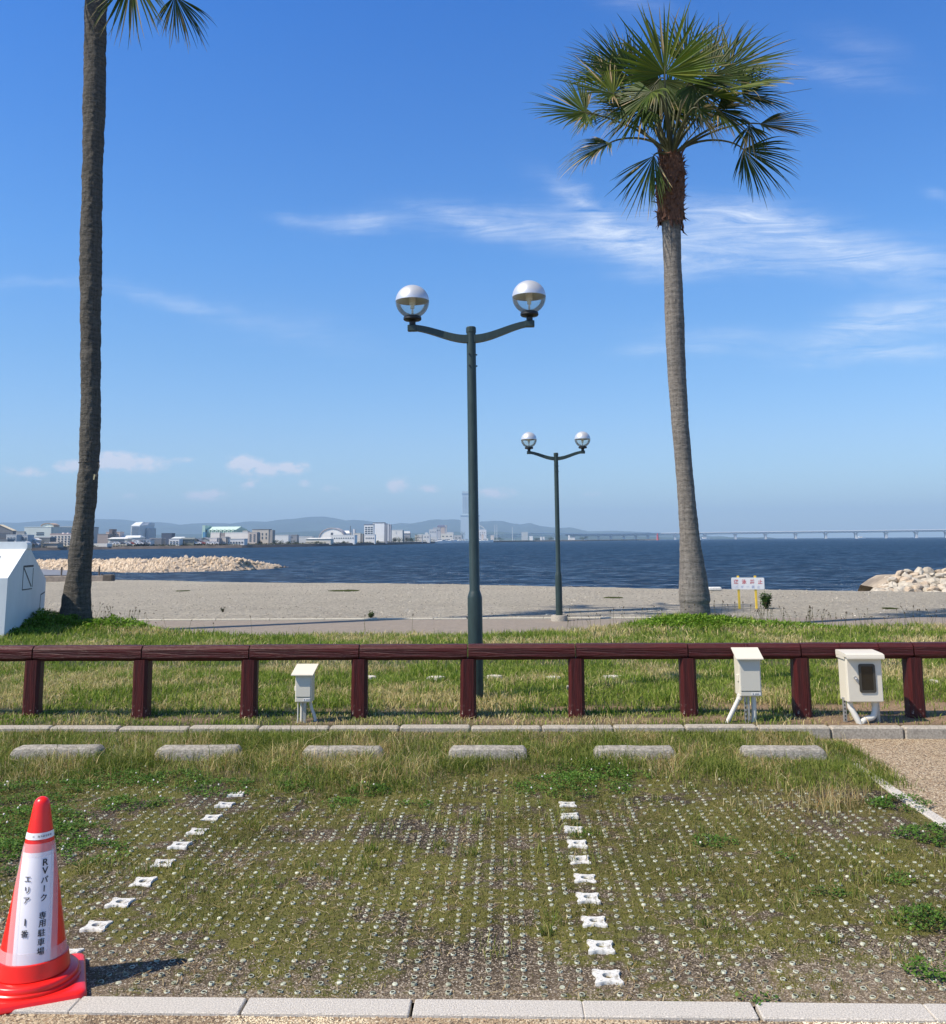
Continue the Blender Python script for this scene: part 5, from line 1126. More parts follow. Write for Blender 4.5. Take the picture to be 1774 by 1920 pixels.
# mounds of bright weeds round the palms
L = []
for (cx, cy, rx, ry, h0, k) in ((PALMA[0]+.25, PALMA[1]-.35, 1.35, .75, .22, 13000), (PALMA[0]+1.6, PALMA[1]-.1, 1.0, .5, .16, 4500), (PALMB[0]-.2, PALMB[1]-.75, 1.25, .6, .13, 11000), (PALMB[0]+1.3, PALMB[1]-.9, 1.2, .5, .09, 3500), (PALMA[0]-.2, PALMA[1]-1.3, 1.1, .5, .12, 5000)):
    r_ = np.sqrt(rg.random(k)); a = rg.uniform(0, 2*math.pi, k); x = cx+rx*r_*np.cos(a); y = cy+ry*r_*np.sin(a)
    h = h0*np.clip(1-r_**2.2, 0, 1)*(.1+1.5*fbm(x, y, .16, 140)); L.append(np.c_[x, y, lawn_z(x, y)+.01+h*(1-rg.random(k)**2.2*.8)])
P = np.vstack(L); n = len(P)
leaves('leafy_weeds', P, rg.uniform(.03, .08, n), cmix(n, 22, [(.13, .235, .022), (.18, .29, .03), (.085, .17, .018), (.23, .32, .05)], [4, 3, 2, 1.4]), rs=23, asp=.5, kind='stuff', label='bright green leafy weeds heaped round the palm feet', cat='weeds')
# beach shrub
def shrub(name, px, py, Y, wpx, hpx, n, label, cols, lsz=(.05, .09), cat='shrub'):
    c = D(px, py, Y); z0 = float(beach_z(np.array([c[0]]), np.array([Y]))[0]); k = Y/FP; r = empty(name, (c[0], Y, z0), 0, label, cat)
    w, h = wpx*k/2, hpx*k; st = MB(); PP = []
    for i in range(14):
        a = rg.uniform(0, 2*math.pi); q = rg.uniform(.2, 1); e = np.array([math.cos(a)*w*q*.8, math.sin(a)*w*q*.8, h*rg.uniform(.5, .95)*(1.1-.35*q)])
        st.tube([(0, 0, -.03), e*.5+np.array([0, 0, h*.08]), e], [.010, .007, .003], 5)
        for j in range(n//14): f = rg.uniform(.3, 1.08); PP.append(e*f+rg.normal(0, .035, 3)*(w/.25))
    st.build('stem', mat(name+'_stem', (.12, .09, .05), .9), r); PP = np.array(PP); PP[:, 2] = np.maximum(PP[:, 2], .02); m_ = len(PP)
    leaves('foliage', PP, rg.uniform(*lsz, m_), cmix(m_, int(px), cols, [1]*len(cols)), rs=int(px), parent=r); return r
shrub('beach_shrub', 1436, 1143, 24.2, 25, 31, 700, 'round green shrub growing beside the sign on the beach', [(.05, .10, .025), (.09, .16, .04), (.04, .075, .02)])
shrub('beach_weed', 696, 1160, 21.9, 16, 15, 240, 'small dark green weed growing at the beach edge left of the near lamp', [(.05, .09, .025), (.08, .12, .04)], (.03, .06), 'weed')
shrub('beach_weed', 418, 1146, 24.0, 9, 9, 120, 'tiny dark weed on the gravel right of the left palm', [(.05, .07, .03), (.09, .09, .05)], (.02, .05), 'weed')
def mat_patch(px, py, w, h, lab):
    c = G(px, py, -.1); k = c[1]/FP; rx = w*k/2; ry = rx*.9; m_ = 1500; a = rg.uniform(0, 2*math.pi, m_); r_ = np.sqrt(rg.random(m_)); x = c[0]+rx*r_*np.cos(a); y = c[1]+ry*r_*np.sin(a)
    xy = np.c_[x, y]; gblades('weed_patch', xy, beach_z(x, y), rg.uniform(.01, .03, m_), rg.uniform(.02, .04, m_), cmix(m_, 30, [(.09, .12, .035), (.12, .13, .05)], [1, 1]), lean=1.6, rs=int(px), label=lab, cat='weed patch')
mat_patch(343, 1108, 24, 3, 'low green weed patch on the gravel right of the left palm'); mat_patch(645, 1107, 58, 5, 'widest low green weed patch on the gravel between left palm and near lamp')
mat_patch(1150, 1121, 34, 3, 'low green weed patch on the gravel between far lamp and right palm'); mat_patch(1669, 1143, 24, 3, 'low green weed patch on the gravel at the far right')
# flat stones in the lawn
M_stone = mat('pale_flat_stone', (.58, .54, .47), .9, var=.25, vscale=20, bump=.5, bscale=40)
for (px, py, w, lab) in ((1150, 1273, 46, 'long pale flat stone in the lawn behind the sixth and seventh posts'), (1038, 1274, 30, 'pale flat stone in the lawn left of the sixth post'), (928, 1272, 30, 'pale flat stone in the lawn just right of the near lamp'),
                     (818, 1273, 34, 'pale flat stone in the lawn left of the near lamp'), (694, 1272, 26, 'pale flat stone in the lawn behind the fourth post'), (1068, 1293, 14, 'small tan stone in the lawn left of the sixth post'), (1752, 1280, 14, 'small round pale stone in the lawn at the far right')):
    c = G(px, py, .1); k = c[1]/FP; hw = w*k/2; n = 14; an = [2*math.pi*i/n for i in range(n)]; rr = [1+random.uniform(-.15, .12) for _ in an]
    mb = MB(); mb.loft([[(hw*r_*f*math.cos(a), max(.07, hw*.5)*r_*f*math.sin(a), z) for a, r_ in zip(an, rr)] for z, f in ((-.05, 1), (.02, 1), (.04, .93), (.045, .6))])
    o = mb.build('flat_stone', M_stone, smooth=35); o.location = (c[0], c[1], float(lawn_z(np.array([c[0]]), np.array([c[1]]))[0])-.005); tag(o, lab, 'stone')
# gravel grains lying on the field and pavement, as real little stones
def grains(name, n, x0, x1, y0, y1, prob, size, cols, zf, rs, lab):
    xy = scatter(n, x0, x1, y0, y1, prob, rs); n = len(xy); rg = np.random.default_rng(rs+1); s = rg.uniform(*size, n); z = zf(xy[:, 0], xy[:, 1])
    U = np.array([[1, 0, 0], [0, 1, 0], [-1, 0, 0], [0, -1, 0], [0, 0, .7], [0, 0, -.6]]); a = rg.uniform(0, 2*math.pi, n); ca, sa = np.cos(a), np.sin(a)
    J = U[None]*rg.uniform(.6, 1.25, (n, 6, 1))*s[:, None, None]; X = J[..., 0]*ca[:, None]-J[..., 1]*sa[:, None]*.8; Y = J[..., 0]*sa[:, None]+J[..., 1]*ca[:, None]*.8
    V = np.stack([X+xy[:, :1], Y+xy[:, 1:2], J[..., 2]+z[:, None]+s[:, None]*.15], 2).reshape(-1, 3)
    t_ = np.array([[0, 1, 4], [1, 2, 4], [2, 3, 4], [3, 0, 4]]); T = (np.arange(n)[:, None, None]*6+t_[None]).reshape(-1, 3)
    return npmesh(name, V, T, M_grain, np.repeat(cmix(n, rs, cols, [1]*len(cols)), 6, 0), kind='stuff', label=lab, cat='gravel')
m, t, b_, _ = mat_new('grain'); a_ = attr(t, 'col'); t.links.new(a_.outputs['Color'], b_.inputs['Base Color']); b_.inputs['Roughness'].default_value = .7; M_grain = m
grains('field_gravel', 60000, -3.2, XR, K1+.01, 6.6, lambda x, y: np.clip(.55-.45*mossf(x, y)+.45*(1-sstep(3.78, 4.3, y))-.25*sstep(4.6, 6, y), .03, 1), (.0022, .0055), [(.32, .27, .20), (.17, .14, .11), (.46, .41, .33), (.25, .21, .165), (.11, .09, .07)], field_z, 401, 'loose little stones on the parking field')
grains('pavement_gravel', 16000, -2.0, 2.0, 3.3, K0, lambda x, y: np.ones_like(x), (.0025, .006), PEB, lambda x, y: x*0, 403, 'small pebbles of the pavement in front of the kerb')
grains('beach_stones', 9000, -14, 13, 21.6, 40, lambda x, y: np.where(y < crest(x), .3+.7*sstep(.4, .6, fbm(x, y, 2, 170)), 0), (.008, .035), [(.42, .38, .30), (.2, .17, .13), (.48, .44, .36), (.30, .26, .20)], beach_z, 405, 'stones and bits scattered over the gravel beach')

# ---------------------------------------------------------------- rocks
def rockmesh(name, seed, mat_, n=2):
    import bmesh
    rg = np.random.default_rng(seed); bm = bmesh.new(); bmesh.ops.create_icosphere(bm, subdivisions=n, radius=1.0)
    pl = [(v/np.linalg.norm(v), rg.uniform(.48, .85)) for v in rg.normal(size=(11, 3))]
    for v in bm.verts:
        p = np.array(v.co)
        for nn, d in pl:
            k = p@nn
            if k > d: p = p-nn*(k-d)
        v.co = p*np.array([1.15, .9, .75])
    me = bpy.data.meshes.new(name); bm.to_mesh(me); bm.free(); me.materials.append(mat_); return me
def rockmat(name, cols, sc):
    m, t, b, out = mat_new(name); oi = N(t, 'ShaderNodeObjectInfo'); tcn = N(t, 'ShaderNodeTexCoord')
    r = N(t, 'ShaderNodeValToRGB'); t.links.new(oi.outputs['Random'], r.inputs[0])
    while len(r.color_ramp.elements) < len(cols): r.color_ramp.elements.new(.5)
    for i, (e, c) in enumerate(zip(r.color_ramp.elements, cols)): e.position = i/(len(cols)-1); e.color = (*c, 1)
    nz = noise(t, tcn.outputs['Object'], sc, 6, .65)
    t.links.new(mixc(t, math_(t, 'MULTIPLY_ADD', nz, 2.6, -.9, clamp=True), vmath(t, 'MULTIPLY', r.outputs[0], (.72, .68, .62)).outputs[0], vmath(t, 'MULTIPLY', r.outputs[0], (1.15, 1.13, 1.1)).outputs[0]), b.inputs['Base Color'])
    b.inputs['Roughness'].default_value = .9; bn = N(t, 'ShaderNodeBump'); bn.inputs['Distance'].default_value = .08; t.links.new(nz, bn.inputs['Height']); t.links.new(bn.outputs[0], b.inputs['Normal']); return m
M_rockL = rockmat('breakwater_rock', [(.62, .47, .31), (.60, .50, .38), (.64, .55, .44), (.56, .42, .28), (.66, .52, .36), (.58, .50, .42)], 1.6)
M_rockR = rockmat('armour_rock', [(.56, .52, .44), (.48, .44, .37), (.56, .46, .35), (.60, .57, .50), (.42, .39, .33)], 1.4)
M_core = mat('rubble_core', (.22, .18, .14), .95, var=.5, vscale=1.2, bump=1, bscale=4)
M_wetrock = mat('wet_rock', (.10, .075, .055), .6, var=.5, vscale=2)
RL = [rockmesh('rock', 10+i, M_rockL) for i in range(7)]; RR = [rockmesh('rock', 30+i, M_rockR) for i in range(7)]; RW = rockmesh('rock', 60, M_wetrock)
def put_rock(me, loc, s, lab, grp, nm='rock'):
    o = bpy.data.objects.new(nm, me); COL.objects.link(o); o.location = tuple(float(v) for v in loc); o.scale = (s*random.uniform(.85, 1.25), s*random.uniform(.8, 1.1), s*random.uniform(.7, 1.0))
    o.rotation_euler = (random.uniform(-.5, .5), random.uniform(-.5, .5), random.uniform(0, 6.3)); tag(o, lab, 'rock', grp); return o
# left breakwater: a low bank from off the picture's left to a tip at x = 530
def bankL(px):      # waterline y, top y for a picture column
    wy = np.interp(px, [-200, 0, 100, 230, 300, 430, 500, 535], [1063, 1066, 1069, 1073.5, 1073.5, 1070.5, 1067, 1064]); ty = np.interp(px, [-200, 0, 85, 170, 300, 400, 425, 455, 480, 505, 530], [1050, 1049.5, 1049, 1047.5, 1045.5, 1044, 1045, 1050, 1055, 1059, 1062]); return wy, ty
cnt = 0; cols = np.linspace(-60, 530, 74); xs_ = []; rows = []
for px in np.linspace(-160, 528, 90):
    wy, ty = bankL(px); a = G(px, wy, -1.5); zt_ = D(px, ty+1.0, a[1]+4)[2]; rows.append((a, zt_))
mb = MB(); V = []
for a, zt_ in rows:
    V.append([(a[0], a[1]-.2, -2.2), (a[0], a[1]+.4, -1.35), (a[0], a[1]+3.2, zt_-.35), (a[0], a[1]+6, zt_-.35), (a[0], a[1]+10, -2.2)])
mb.loft(V, closed=False, caps=False); o = mb.build('breakwater_core', M_core, smooth=True); tag(o, 'dark rubble core under the rocks of the left breakwater', 'breakwater')
for px in cols:
    wy, ty = bankL(px); a = G(px, wy, -1.5); zt_ = D(px, ty, a[1]+3.5)[2]; H_ = zt_+1.5
    kk = 4 if px < 440 else (3 if px < 490 else 2)
    for k in range(kk):
        if cnt >= 290: break
        f = (k+.5)/kk+random.uniform(-.1, .1); s = random.uniform(.34, .56)*(.8 if px > 470 else 1.0)
        wet = (k == 0 and px > 440 and random.random() < .6) or px > 512
        put_rock(RW if wet else random.choice(RL), (a[0]+random.uniform(-.25, .25), a[1]+.3+f*3.0, -1.5+f*H_-s*.45), s,
                 'dark wet rock at the low tip of the left breakwater' if wet else 'sunlit peach coloured rock in the left breakwater', 'wet rocks at the breakwater tip' if wet else 'rocks of the left breakwater'); cnt += 1
a = G(326, 1071, -1.5); zt_ = D(326, 1046, a[1]+4)[2]
o = put_rock(RL[2], (a[0], a[1]+4, zt_+.10), .42, 'single pale boulder perched on top of the left breakwater', None); o['category'] = 'rock'
if 'group' in o: del o['group']
# small infill rocks as one mass
P = []; mb = MB(); rgx = np.random.default_rng(77)
tv = np.array([[1, 0, 0], [0, 1, 0], [-1, 0, 0], [0, -1, 0], [0, 0, .8], [0, 0, -.8]]); tf = [(0, 1, 4), (1, 2, 4), (2, 3, 4), (3, 0, 4), (1, 0, 5), (2, 1, 5), (3, 2, 5), (0, 3, 5)]
for i in range(4200):
    px = rgx.uniform(-150, 515); wy, ty = bankL(px); a = G(px, wy, -1.5); zt_ = D(px, ty, a[1]+3.5)[2]; f = rgx.random(); s = rgx.uniform(.14, .36)
    mb.add(tv*s*rgx.uniform(.6, 1.3, (6, 1))+np.array([a[0]+rgx.normal(0, .1), a[1]+.2+f*3.1, -1.5+f*(zt_+1.5)-.12]), tf)
o = mb.build('rock_infill', M_rockL); tag(o, 'small peach coloured stones packed between the breakwater rocks', 'rubble', None, 'stuff')
# wet sand spit inside the breakwater, at the left
M_wet = mat('wet_sand', (.20, .175, .145), .35, var=.2, vscale=.5)
a0, a1, a2, a3 = G(-200, 1078, -1.42), G(128, 1077.5, -1.42), G(150, 1070, -1.42), G(-200, 1062, -1.42)
o = MB().add([(*a0[:2], -1.44), (*a1[:2], -1.46), (*a2[:2], -1.4), (*a3[:2], -1.2)], [(0, 1, 2, 3)]).build('sand_spit', M_wet); tag(o, 'strip of wet sand before the left breakwater', None, None, 'structure')
# timber groyne
M_timber = mat('dark_timber', (.10, .085, .07), .85, var=.4, vscale=6, bump=.5, bscale=20)
YG = 44.5; xa, xb = D(60, 1083, YG)[0], D(213, 1083, YG)[0]; zt_ = D(150, 1079.5, YG)[2]; zb_ = D(150, 1087, YG)[2]-.4
r = empty('timber_groyne', (xa, YG, zb_), 0, 'low dark timber groyne lying at the waters edge behind the left palm', 'groyne')
MB().cbox(0, xb-xa-.45, -.12, .12, 0, zt_-zb_, .02).build('beam', mat('grey_beam', (.26, .22, .18), .9, var=.3, vscale=5), r)
MB().cbox(xb-xa-.44, xb-xa, -.2, .2, 0, zt_-zb_+.05, .03).build('end_block', M_timber, r)
for px, yt in ((112, 1063), (183, 1062), (188, 1076)):
    x_ = D(px, 1080, YG)[0]-xa; z_ = D(px, yt, YG)[2]-zb_; MB().cbox(x_-.03, x_+.03, .13, .19, -.3, z_, .004).build('stake', M_timber, r)
# right rock mound
M_coreR = mat('mound_core', (.30, .25, .19), .95, var=.5, vscale=1.2, bump=1, bscale=4)
YM = 33.5
def topR(px): return np.interp(px, [1628, 1640, 1662, 1688, 1700, 1774, 1900, 2100], [1110, 1103, 1091, 1074, 1071, 1070, 1070, 1070])
V = []
for px in np.linspace(1662, 2080, 26):
    x_ = D(px, 1100, YM)[0]; zt_ = D(px, topR(px)+3, YM+1.2)[2]; V.append([(x_, YM-.3, -1.8), (x_, YM+.0, -.35), (x_, YM+1.3, zt_-.12), (x_, YM+2.4, zt_-.1), (x_, YM+5, -1.9)])
mb = MB(); mb.loft(V, closed=False, caps=False); o = mb.build('mound_core', M_coreR, smooth=True); tag(o, 'brown rubble core under the right rock mound', 'mound core')
cnt = 0
for row in range(8):
    f = row/7
    for px in np.arange(1632+row*2+random.uniform(0, 6), 1990, 16+random.uniform(0, 3)):
        px += random.uniform(-4, 4); tp = topR(px); yy = 1110-f*(1110-tp)
        if tp > 1106-0 and row > 1: continue
        Hh = (1110-tp)/40.0
        if row > 0 and f*(1110-tp) > (1110-tp): continue
        Y_ = YM-.2+f*1.5; c = D(px, yy, Y_); s = random.uniform(.17, .27)*(.75+.35*Hh)
        put_rock(random.choice(RR), (c[0], Y_+.1, c[2]-s*.2), s*.98, 'cream weathered boulder in the rock mound at the right', 'boulders of the right rock mound', 'boulder'); cnt += 1
        if px < 1780 and random.random() < .0: pass
o = MB().cbox(-.22, .22, -.12, .12, -.03, .09, .03).build('foam_block', M_white); c = D(1340, 1107, 33.0); o.location = (c[0], 33.0, float(beach_z(np.array([c[0]]), np.array([33.0]))[0])+.04); tag(o, 'white block lying at the beach crest right of the right palm', 'block')

# ---------------------------------------------------------------- far shore
SH = [(-400, 1036.5), (0, 1033.5), (90, 1032), (200, 1030.2), (300, 1029), (450, 1027.2), (600, 1024.5), (700, 1022.4), (780, 1020), (830, 1018.2), (900, 1017.2), (1000, 1015.6), (1100, 1014.6), (1200, 1013.2), (1238, 1012.9)]
SHP = [G(x, y, -1.5) for x, y in SH]; shX = np.array([p[0] for p in SHP]); 
def shoreY(px): 
    g = G(px, np.interp(px, [s[0] for s in SH], [s[1] for s in SH]), -1.5); return float(g[1])
M_land = mat('far_land', (.16, .16, .12), 1, var=.3, vscale=.02); M_wall = mat('sea_wall', (.115, .095, .08), .95, var=.45, vscale=.15, stretch=(1, 1, 4))
cols = list(np.linspace(-400, 1238, 120)); A = []; B = []
for px in cols:
    g = np.interp(px, [s[0] for s in SH], [s[1] for s in SH]); p = G(px, g, -1.5); k = p[1]/FP; wh = np.interp(px, [0, 700, 900, 1238], [5.2, 5.0, 2.6, 1.8])*k
    d = np.array([p[0], p[1]]); u = d/np.linalg.norm(d); bk = np.interp(px, [0, 800, 1238], [500, 900, 60])
    A.append([(p[0]-u[0]*1, p[1]-u[1]*1, -2.5), (p[0]+u[0]*3, p[1]+u[1]*3, -1.5+wh), (p[0]+u[0]*8, p[1]+u[1]*8, -1.5+wh)]); B.append([(p[0]+u[0]*8, p[1]+u[1]*8, -1.5+wh), (p[0]+u[0]*bk, p[1]+u[1]*bk, -1.2+wh)])
mb = MB(); mb.loft(A, closed=False, caps=False); o = mb.build('sea_wall', M_wall, smooth=False); tag(o, 'long dark stone sea wall along the far shore', 'sea wall')
mb = MB(); mb.loft(B, closed=False, caps=False); o = mb.build('far_land', M_land); tag(o, 'flat land of the far shore', None, None, 'structure')
_mc = {}
def cm(c, rough=.7):
    k = tuple(round(v, 3) for v in c)
    if k not in _mc: _mc[k] = mat('facade_%d' % len(_mc), c, rough, var=.06, vscale=.3)
    return _mc[k]
WIN = mat('far_window', (.09, .115, .15), .3); WHT = (.84, .83, .79); CRM = (.66, .58, .47); PNK = (.60, .50, .42)
def bld(x0, x1, yt, label, col=WHT, off=10, depth=None, roof=None, rcol=None, wins=None, yb=None, rh=0, name='building', cat='building', side=None, parapet=True, inset=None):
    """picture columns x0..x1, roof line yt; off metres behind the sea wall. wins: (cols, rows, y top, y bottom, width share)"""
    xm = (x0+x1)/2; Y = shoreY(xm)+off; k = Y/FP; X0, X1 = D(x0, yt, Y)[0], D(x1, yt, Y)[0]; zt_ = D(xm, yt, Y)[2]; zb_ = -.6; w = X1-X0; dp = depth if depth else max(6, min(w*.7, 22)); h = zt_-zb_
    r = empty(name, ((X0+X1)/2, Y, zb_), 0, label, cat); M_ = cm(col); hw = w/2; rk = rh*k
    if roof == 'gable':                 # ridge runs away from us
        MB().prism([(-hw, 0), (hw, 0), (hw, h-rk), (0, h), (-hw, h-rk)], 0, dp).build('wall', M_, r)
        e = max(.15, .02*w); MB().prism([(-hw-e, h-rk-.1), (0, h+.05), (hw+e, h-rk-.1), (hw+e, h-rk+.35*k*2), (0, h+.05+.5*k*1.6), (-hw-e, h-rk+.35*k*2)], -.3, dp+.3).build('roof', cm(rcol or (.3, .32, .34)), r)
    elif roof == 'hip':                 # sloping roof face towards us
        MB().box(-hw, hw, 0, dp, 0, h-rk).build('wall', M_, r); e = .4
        MB().add([(-hw-e, -e, h-rk), (hw+e, -e, h-rk), (hw+e, dp+e, h-rk), (-hw-e, dp+e, h-rk), (-hw*.86, dp*.5, h), (hw*.86, dp*.5, h)], [(0, 1, 5, 4), (1, 2, 5), (2, 3, 4, 5), (3, 0, 4), (3, 2, 1, 0)]).build('roof', cm(rcol or (.3, .32, .34)), r)
    elif roof == 'arch':
        n = 16; o_ = [(-hw, 0), (hw, 0)]+[(hw*math.cos(math.pi*i/n), h-rk+rk*math.sin(math.pi*i/n)) for i in range(0, n+1)]; MB().prism(o_, 0, dp).build('wall', M_, r)
        oo = [(hw*1.03*math.cos(math.pi*i/n), h-rk+(rk*1.02+.1)*math.sin(math.pi*i/n)) for i in range(n+1)]; oi_ = [(hw*1.10*math.cos(math.pi*i/n), h-rk+(rk*1.10+.5*k*1.5)*math.sin(math.pi*i/n)) for i in range(n, -1, -1)]
        MB().prism(oo+oi_, -.4, dp+.2).build('roof', cm(rcol or (.5, .4, .33)), r)
    else:
        MB().box(-hw, hw, 0, dp, 0, h).build('wall', M_, r)
        if parapet: MB().box(-hw-.1, hw+.1, -.1, dp+.1, h+.003, h+.9*k*(1.0 if rcol is None else 1.6)).build('roof', cm(rcol or tuple(min(.8, v*1.08) for v in col)), r)
    if side is not None: MB().box(hw+.003, hw+side[0]*k, .3, dp-.3, 0, h-.4*k).build('side_wing', cm(side[1]), r)
    if wins:
        nc, nr, ya, yb_, sh = wins[:5]; xa_, xb_ = (wins[5], wins[6]) if len(wins) > 5 else (x0+1, x1-1)
        cw = (xb_-xa_)/nc; chh = (yb_-ya)/nr
        for i in range(nr):
            for j in range(nc):
                cx = (D(xa_+(j+.5)*cw, yt, Y)[0])-(X0+X1)/2; cz = D(xm, ya+(i+.5)*chh, Y)[2]-zb_; ww, wh_ = cw*k*sh/2, chh*k*.27
                MB().box(cx-ww, cx+ww, -.14, -.02, cz-wh_, cz+wh_).build('window', WIN, r)
    return r
bld(-60, -2, 1000, 'long grey shed at the far left edge of the shore', (.30, .30, .30), 20)
bld(-26, 25, 984.5, 'dark warehouse with cream gabled roof at the far left edge', (.16, .17, .19), 60, roof='gable', rh=11, rcol=(.70, .60, .42), depth=3)
bld(25, 46, 997, 'low grey block between the gabled warehouse and the pale hall', (.33, .34, .34), 80)
bld(46, 96, 988.5, 'large pale blue green hall with blank wall at the far left', (.56, .62, .60), 70, depth=30, wins=(1, 2, 997, 1004, .9, 68, 84))
bld(78, 101, 982, 'tall hall with arched tan roof beside the pale hall', (.58, .62, .58), 66, roof='arch', rh=5, rcol=(.46, .33, .24))
bld(96, 142, 988.5, 'long grey roofed hall behind the cream apartment block', (.40, .41, .41), 85, depth=30, rcol=(.28, .30, .32))
r = bld(94, 140, 1002, 'cream block with two bands of small windows left of the leaning palm', (.68, .62, .54), 14, wins=(7, 4, 1004, 1022, .42), rcol=(.66, .45, .38))
k = shoreY(117)/FP
for px in (113.5, 122, 130.5): MB().lathe([(1.0*k*2, 0), (1.0*k*2, .6), (.8*k*2, 1.8*k), (0, 2.6*k)], 12).build('roof_tank', cm((.8, .8, .78)), r, True, loc=(D(px, 1000, shoreY(117)+14)[0]-r.location[0], 3, D(px, 1001.2, shoreY(117)+14)[2]+.6))
bld(12, 31, 1004, 'pale two storey shed with open decks behind the white bin', (.52, .54, .54), 14, wins=(3, 2, 1007, 1013, .7), rcol=(.62, .64, .64))
bld(35, 52, 1004, 'second pale shed with open decks behind the white bin', (.50, .52, .52), 12, wins=(3, 2, 1007, 1013, .7), rcol=(.6, .62, .62))
bld(-4, 14, 1012, 'low dark shed just above the ridge of the white bin', (.22, .23, .24), 8)
bld(52, 66, 1010, 'small white roofed house right of the open sheds', (.45, .44, .42), 12, roof='gable', rh=3, rcol=(.70, .70, .68))
bld(64, 94, 1008, 'dark grey workshop with pale roof edge before the pale hall', (.14, .16, .17), 14, rcol=(.55, .56, .55), wins=(4, 1, 1014, 1020, .5))
bld(82, 108, 1016, 'low house with sloping dark roof at the sea wall', (.36, .33, .29), 6, roof='hip', rh=3, rcol=(.20, .19, .18))
bld(176, 201, 1019, 'long low white wall building just right of the leaning palm', (.70, .69, .64), 6, parapet=False)
bld(183, 203, 1002, 'brown grey block just right of the leaning palm', (.34, .29, .27), 45, side=(3, (.2, .18, .17)))
r = bld(199, 225, 998, 'pinkish stepped building with a small dark rooftop tower', (.62, .50, .44), 60, wins=(5, 1, 1001, 1004, .4))
bld(205, 210.5, 993, 'dark rooftop tower block of the pinkish building', (.20, .17, .17), 58)
bld(203, 238, 1007.5, 'white hall with beige front below the pinkish building', (.60, .57, .49), 25, roof='hip', rh=2.5, rcol=(.72, .73, .72), wins=(1, 1, 1011, 1017, .8))
bld(224, 262, 1004, 'wide pale blue roofed hall left of the glass office tower', (.55, .58, .58), 55, roof='hip', rh=4, rcol=(.66, .71, .72))
# pale office tower with sloped top
xm = 254; Y = shoreY(xm)+110; k = Y/FP; X0 = D(246, 980, Y)[0]; X1 = D(262, 980, Y)[0]; r = empty('office_tower', (X0, Y, -.6), 0, 'pale blue grey office tower with a sloping top', 'building'); w = X1-X0; z = lambda y_: D(xm, y_, Y)[2]+.6
MB().add([(0, 0, 0), (w, 0, 0), (w+6*k, 8, 0), (w+6*k, 20, 0), (0, 20, 0), (0, 0, z(985.5)), (w, 0, z(985.5)), (w+6*k, 8, z(984)), (w+6*k, 20, z(980)), (0, 20, z(980)), (1.6*k, 6, z(979)), (w-.2, 6, z(978.4)), (w+5*k, 12, z(979))],
         [(0, 1, 6, 5), (1, 2, 7, 6), (2, 3, 8, 7), (3, 4, 9, 8), (4, 0, 5, 9), (5, 6, 11, 10), (6, 7, 12, 11), (7, 8, 12), (8, 9, 10, 11, 12), (9, 5, 10)]).build('wall', cm((.60, .64, .66)), r)
for i in range(7): MB().box(w*.10, w*.92, -.25, -.03, z(1004-i*2.6), z(1002.6-i*2.6)).build('window', cm((.20, .25, .32), .3), r)
MB().box(w+6*k+.01, w+9.5*k, 6, 20, 0, z(990)).build('side_tower', cm((.42, .47, .52)), r)
bld(250, 263, 1012, 'small white house with dark roof left of the twin white gables', (.82, .81, .77), 10, roof='gable', rh=3, rcol=(.18, .19, .21), wins=(2, 1, 1016, 1019, .5))
bld(263, 282, 1010.5, 'twin white house with dark roof at the sea wall below the office tower', (.74, .73, .70), 10, roof='hip', rh=1.6, rcol=(.10, .12, .16), wins=(3, 1, 1013, 1018, .5))
bld(281, 303, 1010, 'dark grey corrugated shed right of the twin white house', (.20, .21, .23), 14, rcol=(.36, .37, .38))
bld(303, 322, 1000.5, 'dark blue box shaped block on the shore', (.075, .10, .15), 90)
bld(322, 345, 1006.5, 'hall with pale blue sloping roof beside the dark blue block', (.45, .48, .5), 60, roof='hip', rh=3, rcol=(.55, .60, .62))
bld(317, 336, 1011.5, 'white two storey house left of the dark green roofed house', (.76, .75, .72), 10, wins=(3, 2, 1014, 1021, .7))
bld(336, 364, 1008, 'wide green grey house with white shutters on the far shore', (.22, .23, .19), 12, roof='hip', rh=3, rcol=(.16, .18, .17), wins=(3, 1, 1012.5, 1018.5, .72))
for i, (a, b, y) in enumerate(((364, 374, 1010.5), (373, 392, 1008.5))): bld(a, b, y, ['grey gabled boat shed right of the green grey house', 'larger grey gabled boat shed below the pale green hall'][i], (.30, .31, .30), 14+i*8, roof='gable', rh=4, rcol=(.24, .26, .28))
# pale green hall with gables
xm = 413; Y = shoreY(xm)+120; k = Y/FP; X0 = D(388, 990, Y)[0]; X1 = D(442, 990, Y)[0]; w = X1-X0; z = lambda y_: D(xm, y_, Y)[2]+.6
r = empty('green_hall', (X0, Y, -.6), 0, 'long pale green hall with a row of gabled dormers and a side tower', 'building')
MB().box(0, w, 0, 30, 0, z(993.5)).build('wall', cm((.46, .60, .50)), r)
MB().add([(-.3, -.5, z(993.6)), (w+.3, -.5, z(993.6)), (w+.3, 30, z(993.6)), (-.3, 30, z(993.6)), (.8*k, 12, z(987)), (w+.3-.2*k, 12, z(987))], [(0, 1, 5, 4), (1, 2, 5), (2, 3, 4, 5), (3, 0, 4)]).build('roof', cm((.52, .68, .58)), r)
for i in range(7):
    cx = w*(.07+i*.14); MB().prism([(cx-2.2*k, z(1001)), (cx+2.2*k, z(1001)), (cx+2.2*k, z(995)), (cx, z(992)), (cx-2.2*k, z(995))], -.9, -.05).build('dormer', cm((.60, .72, .62)), r)
    MB().box(cx-1.0*k, cx+1.0*k, -1.1, -.92, z(1000), z(995.5)).build('window', cm((.20, .30, .28), .3), r)
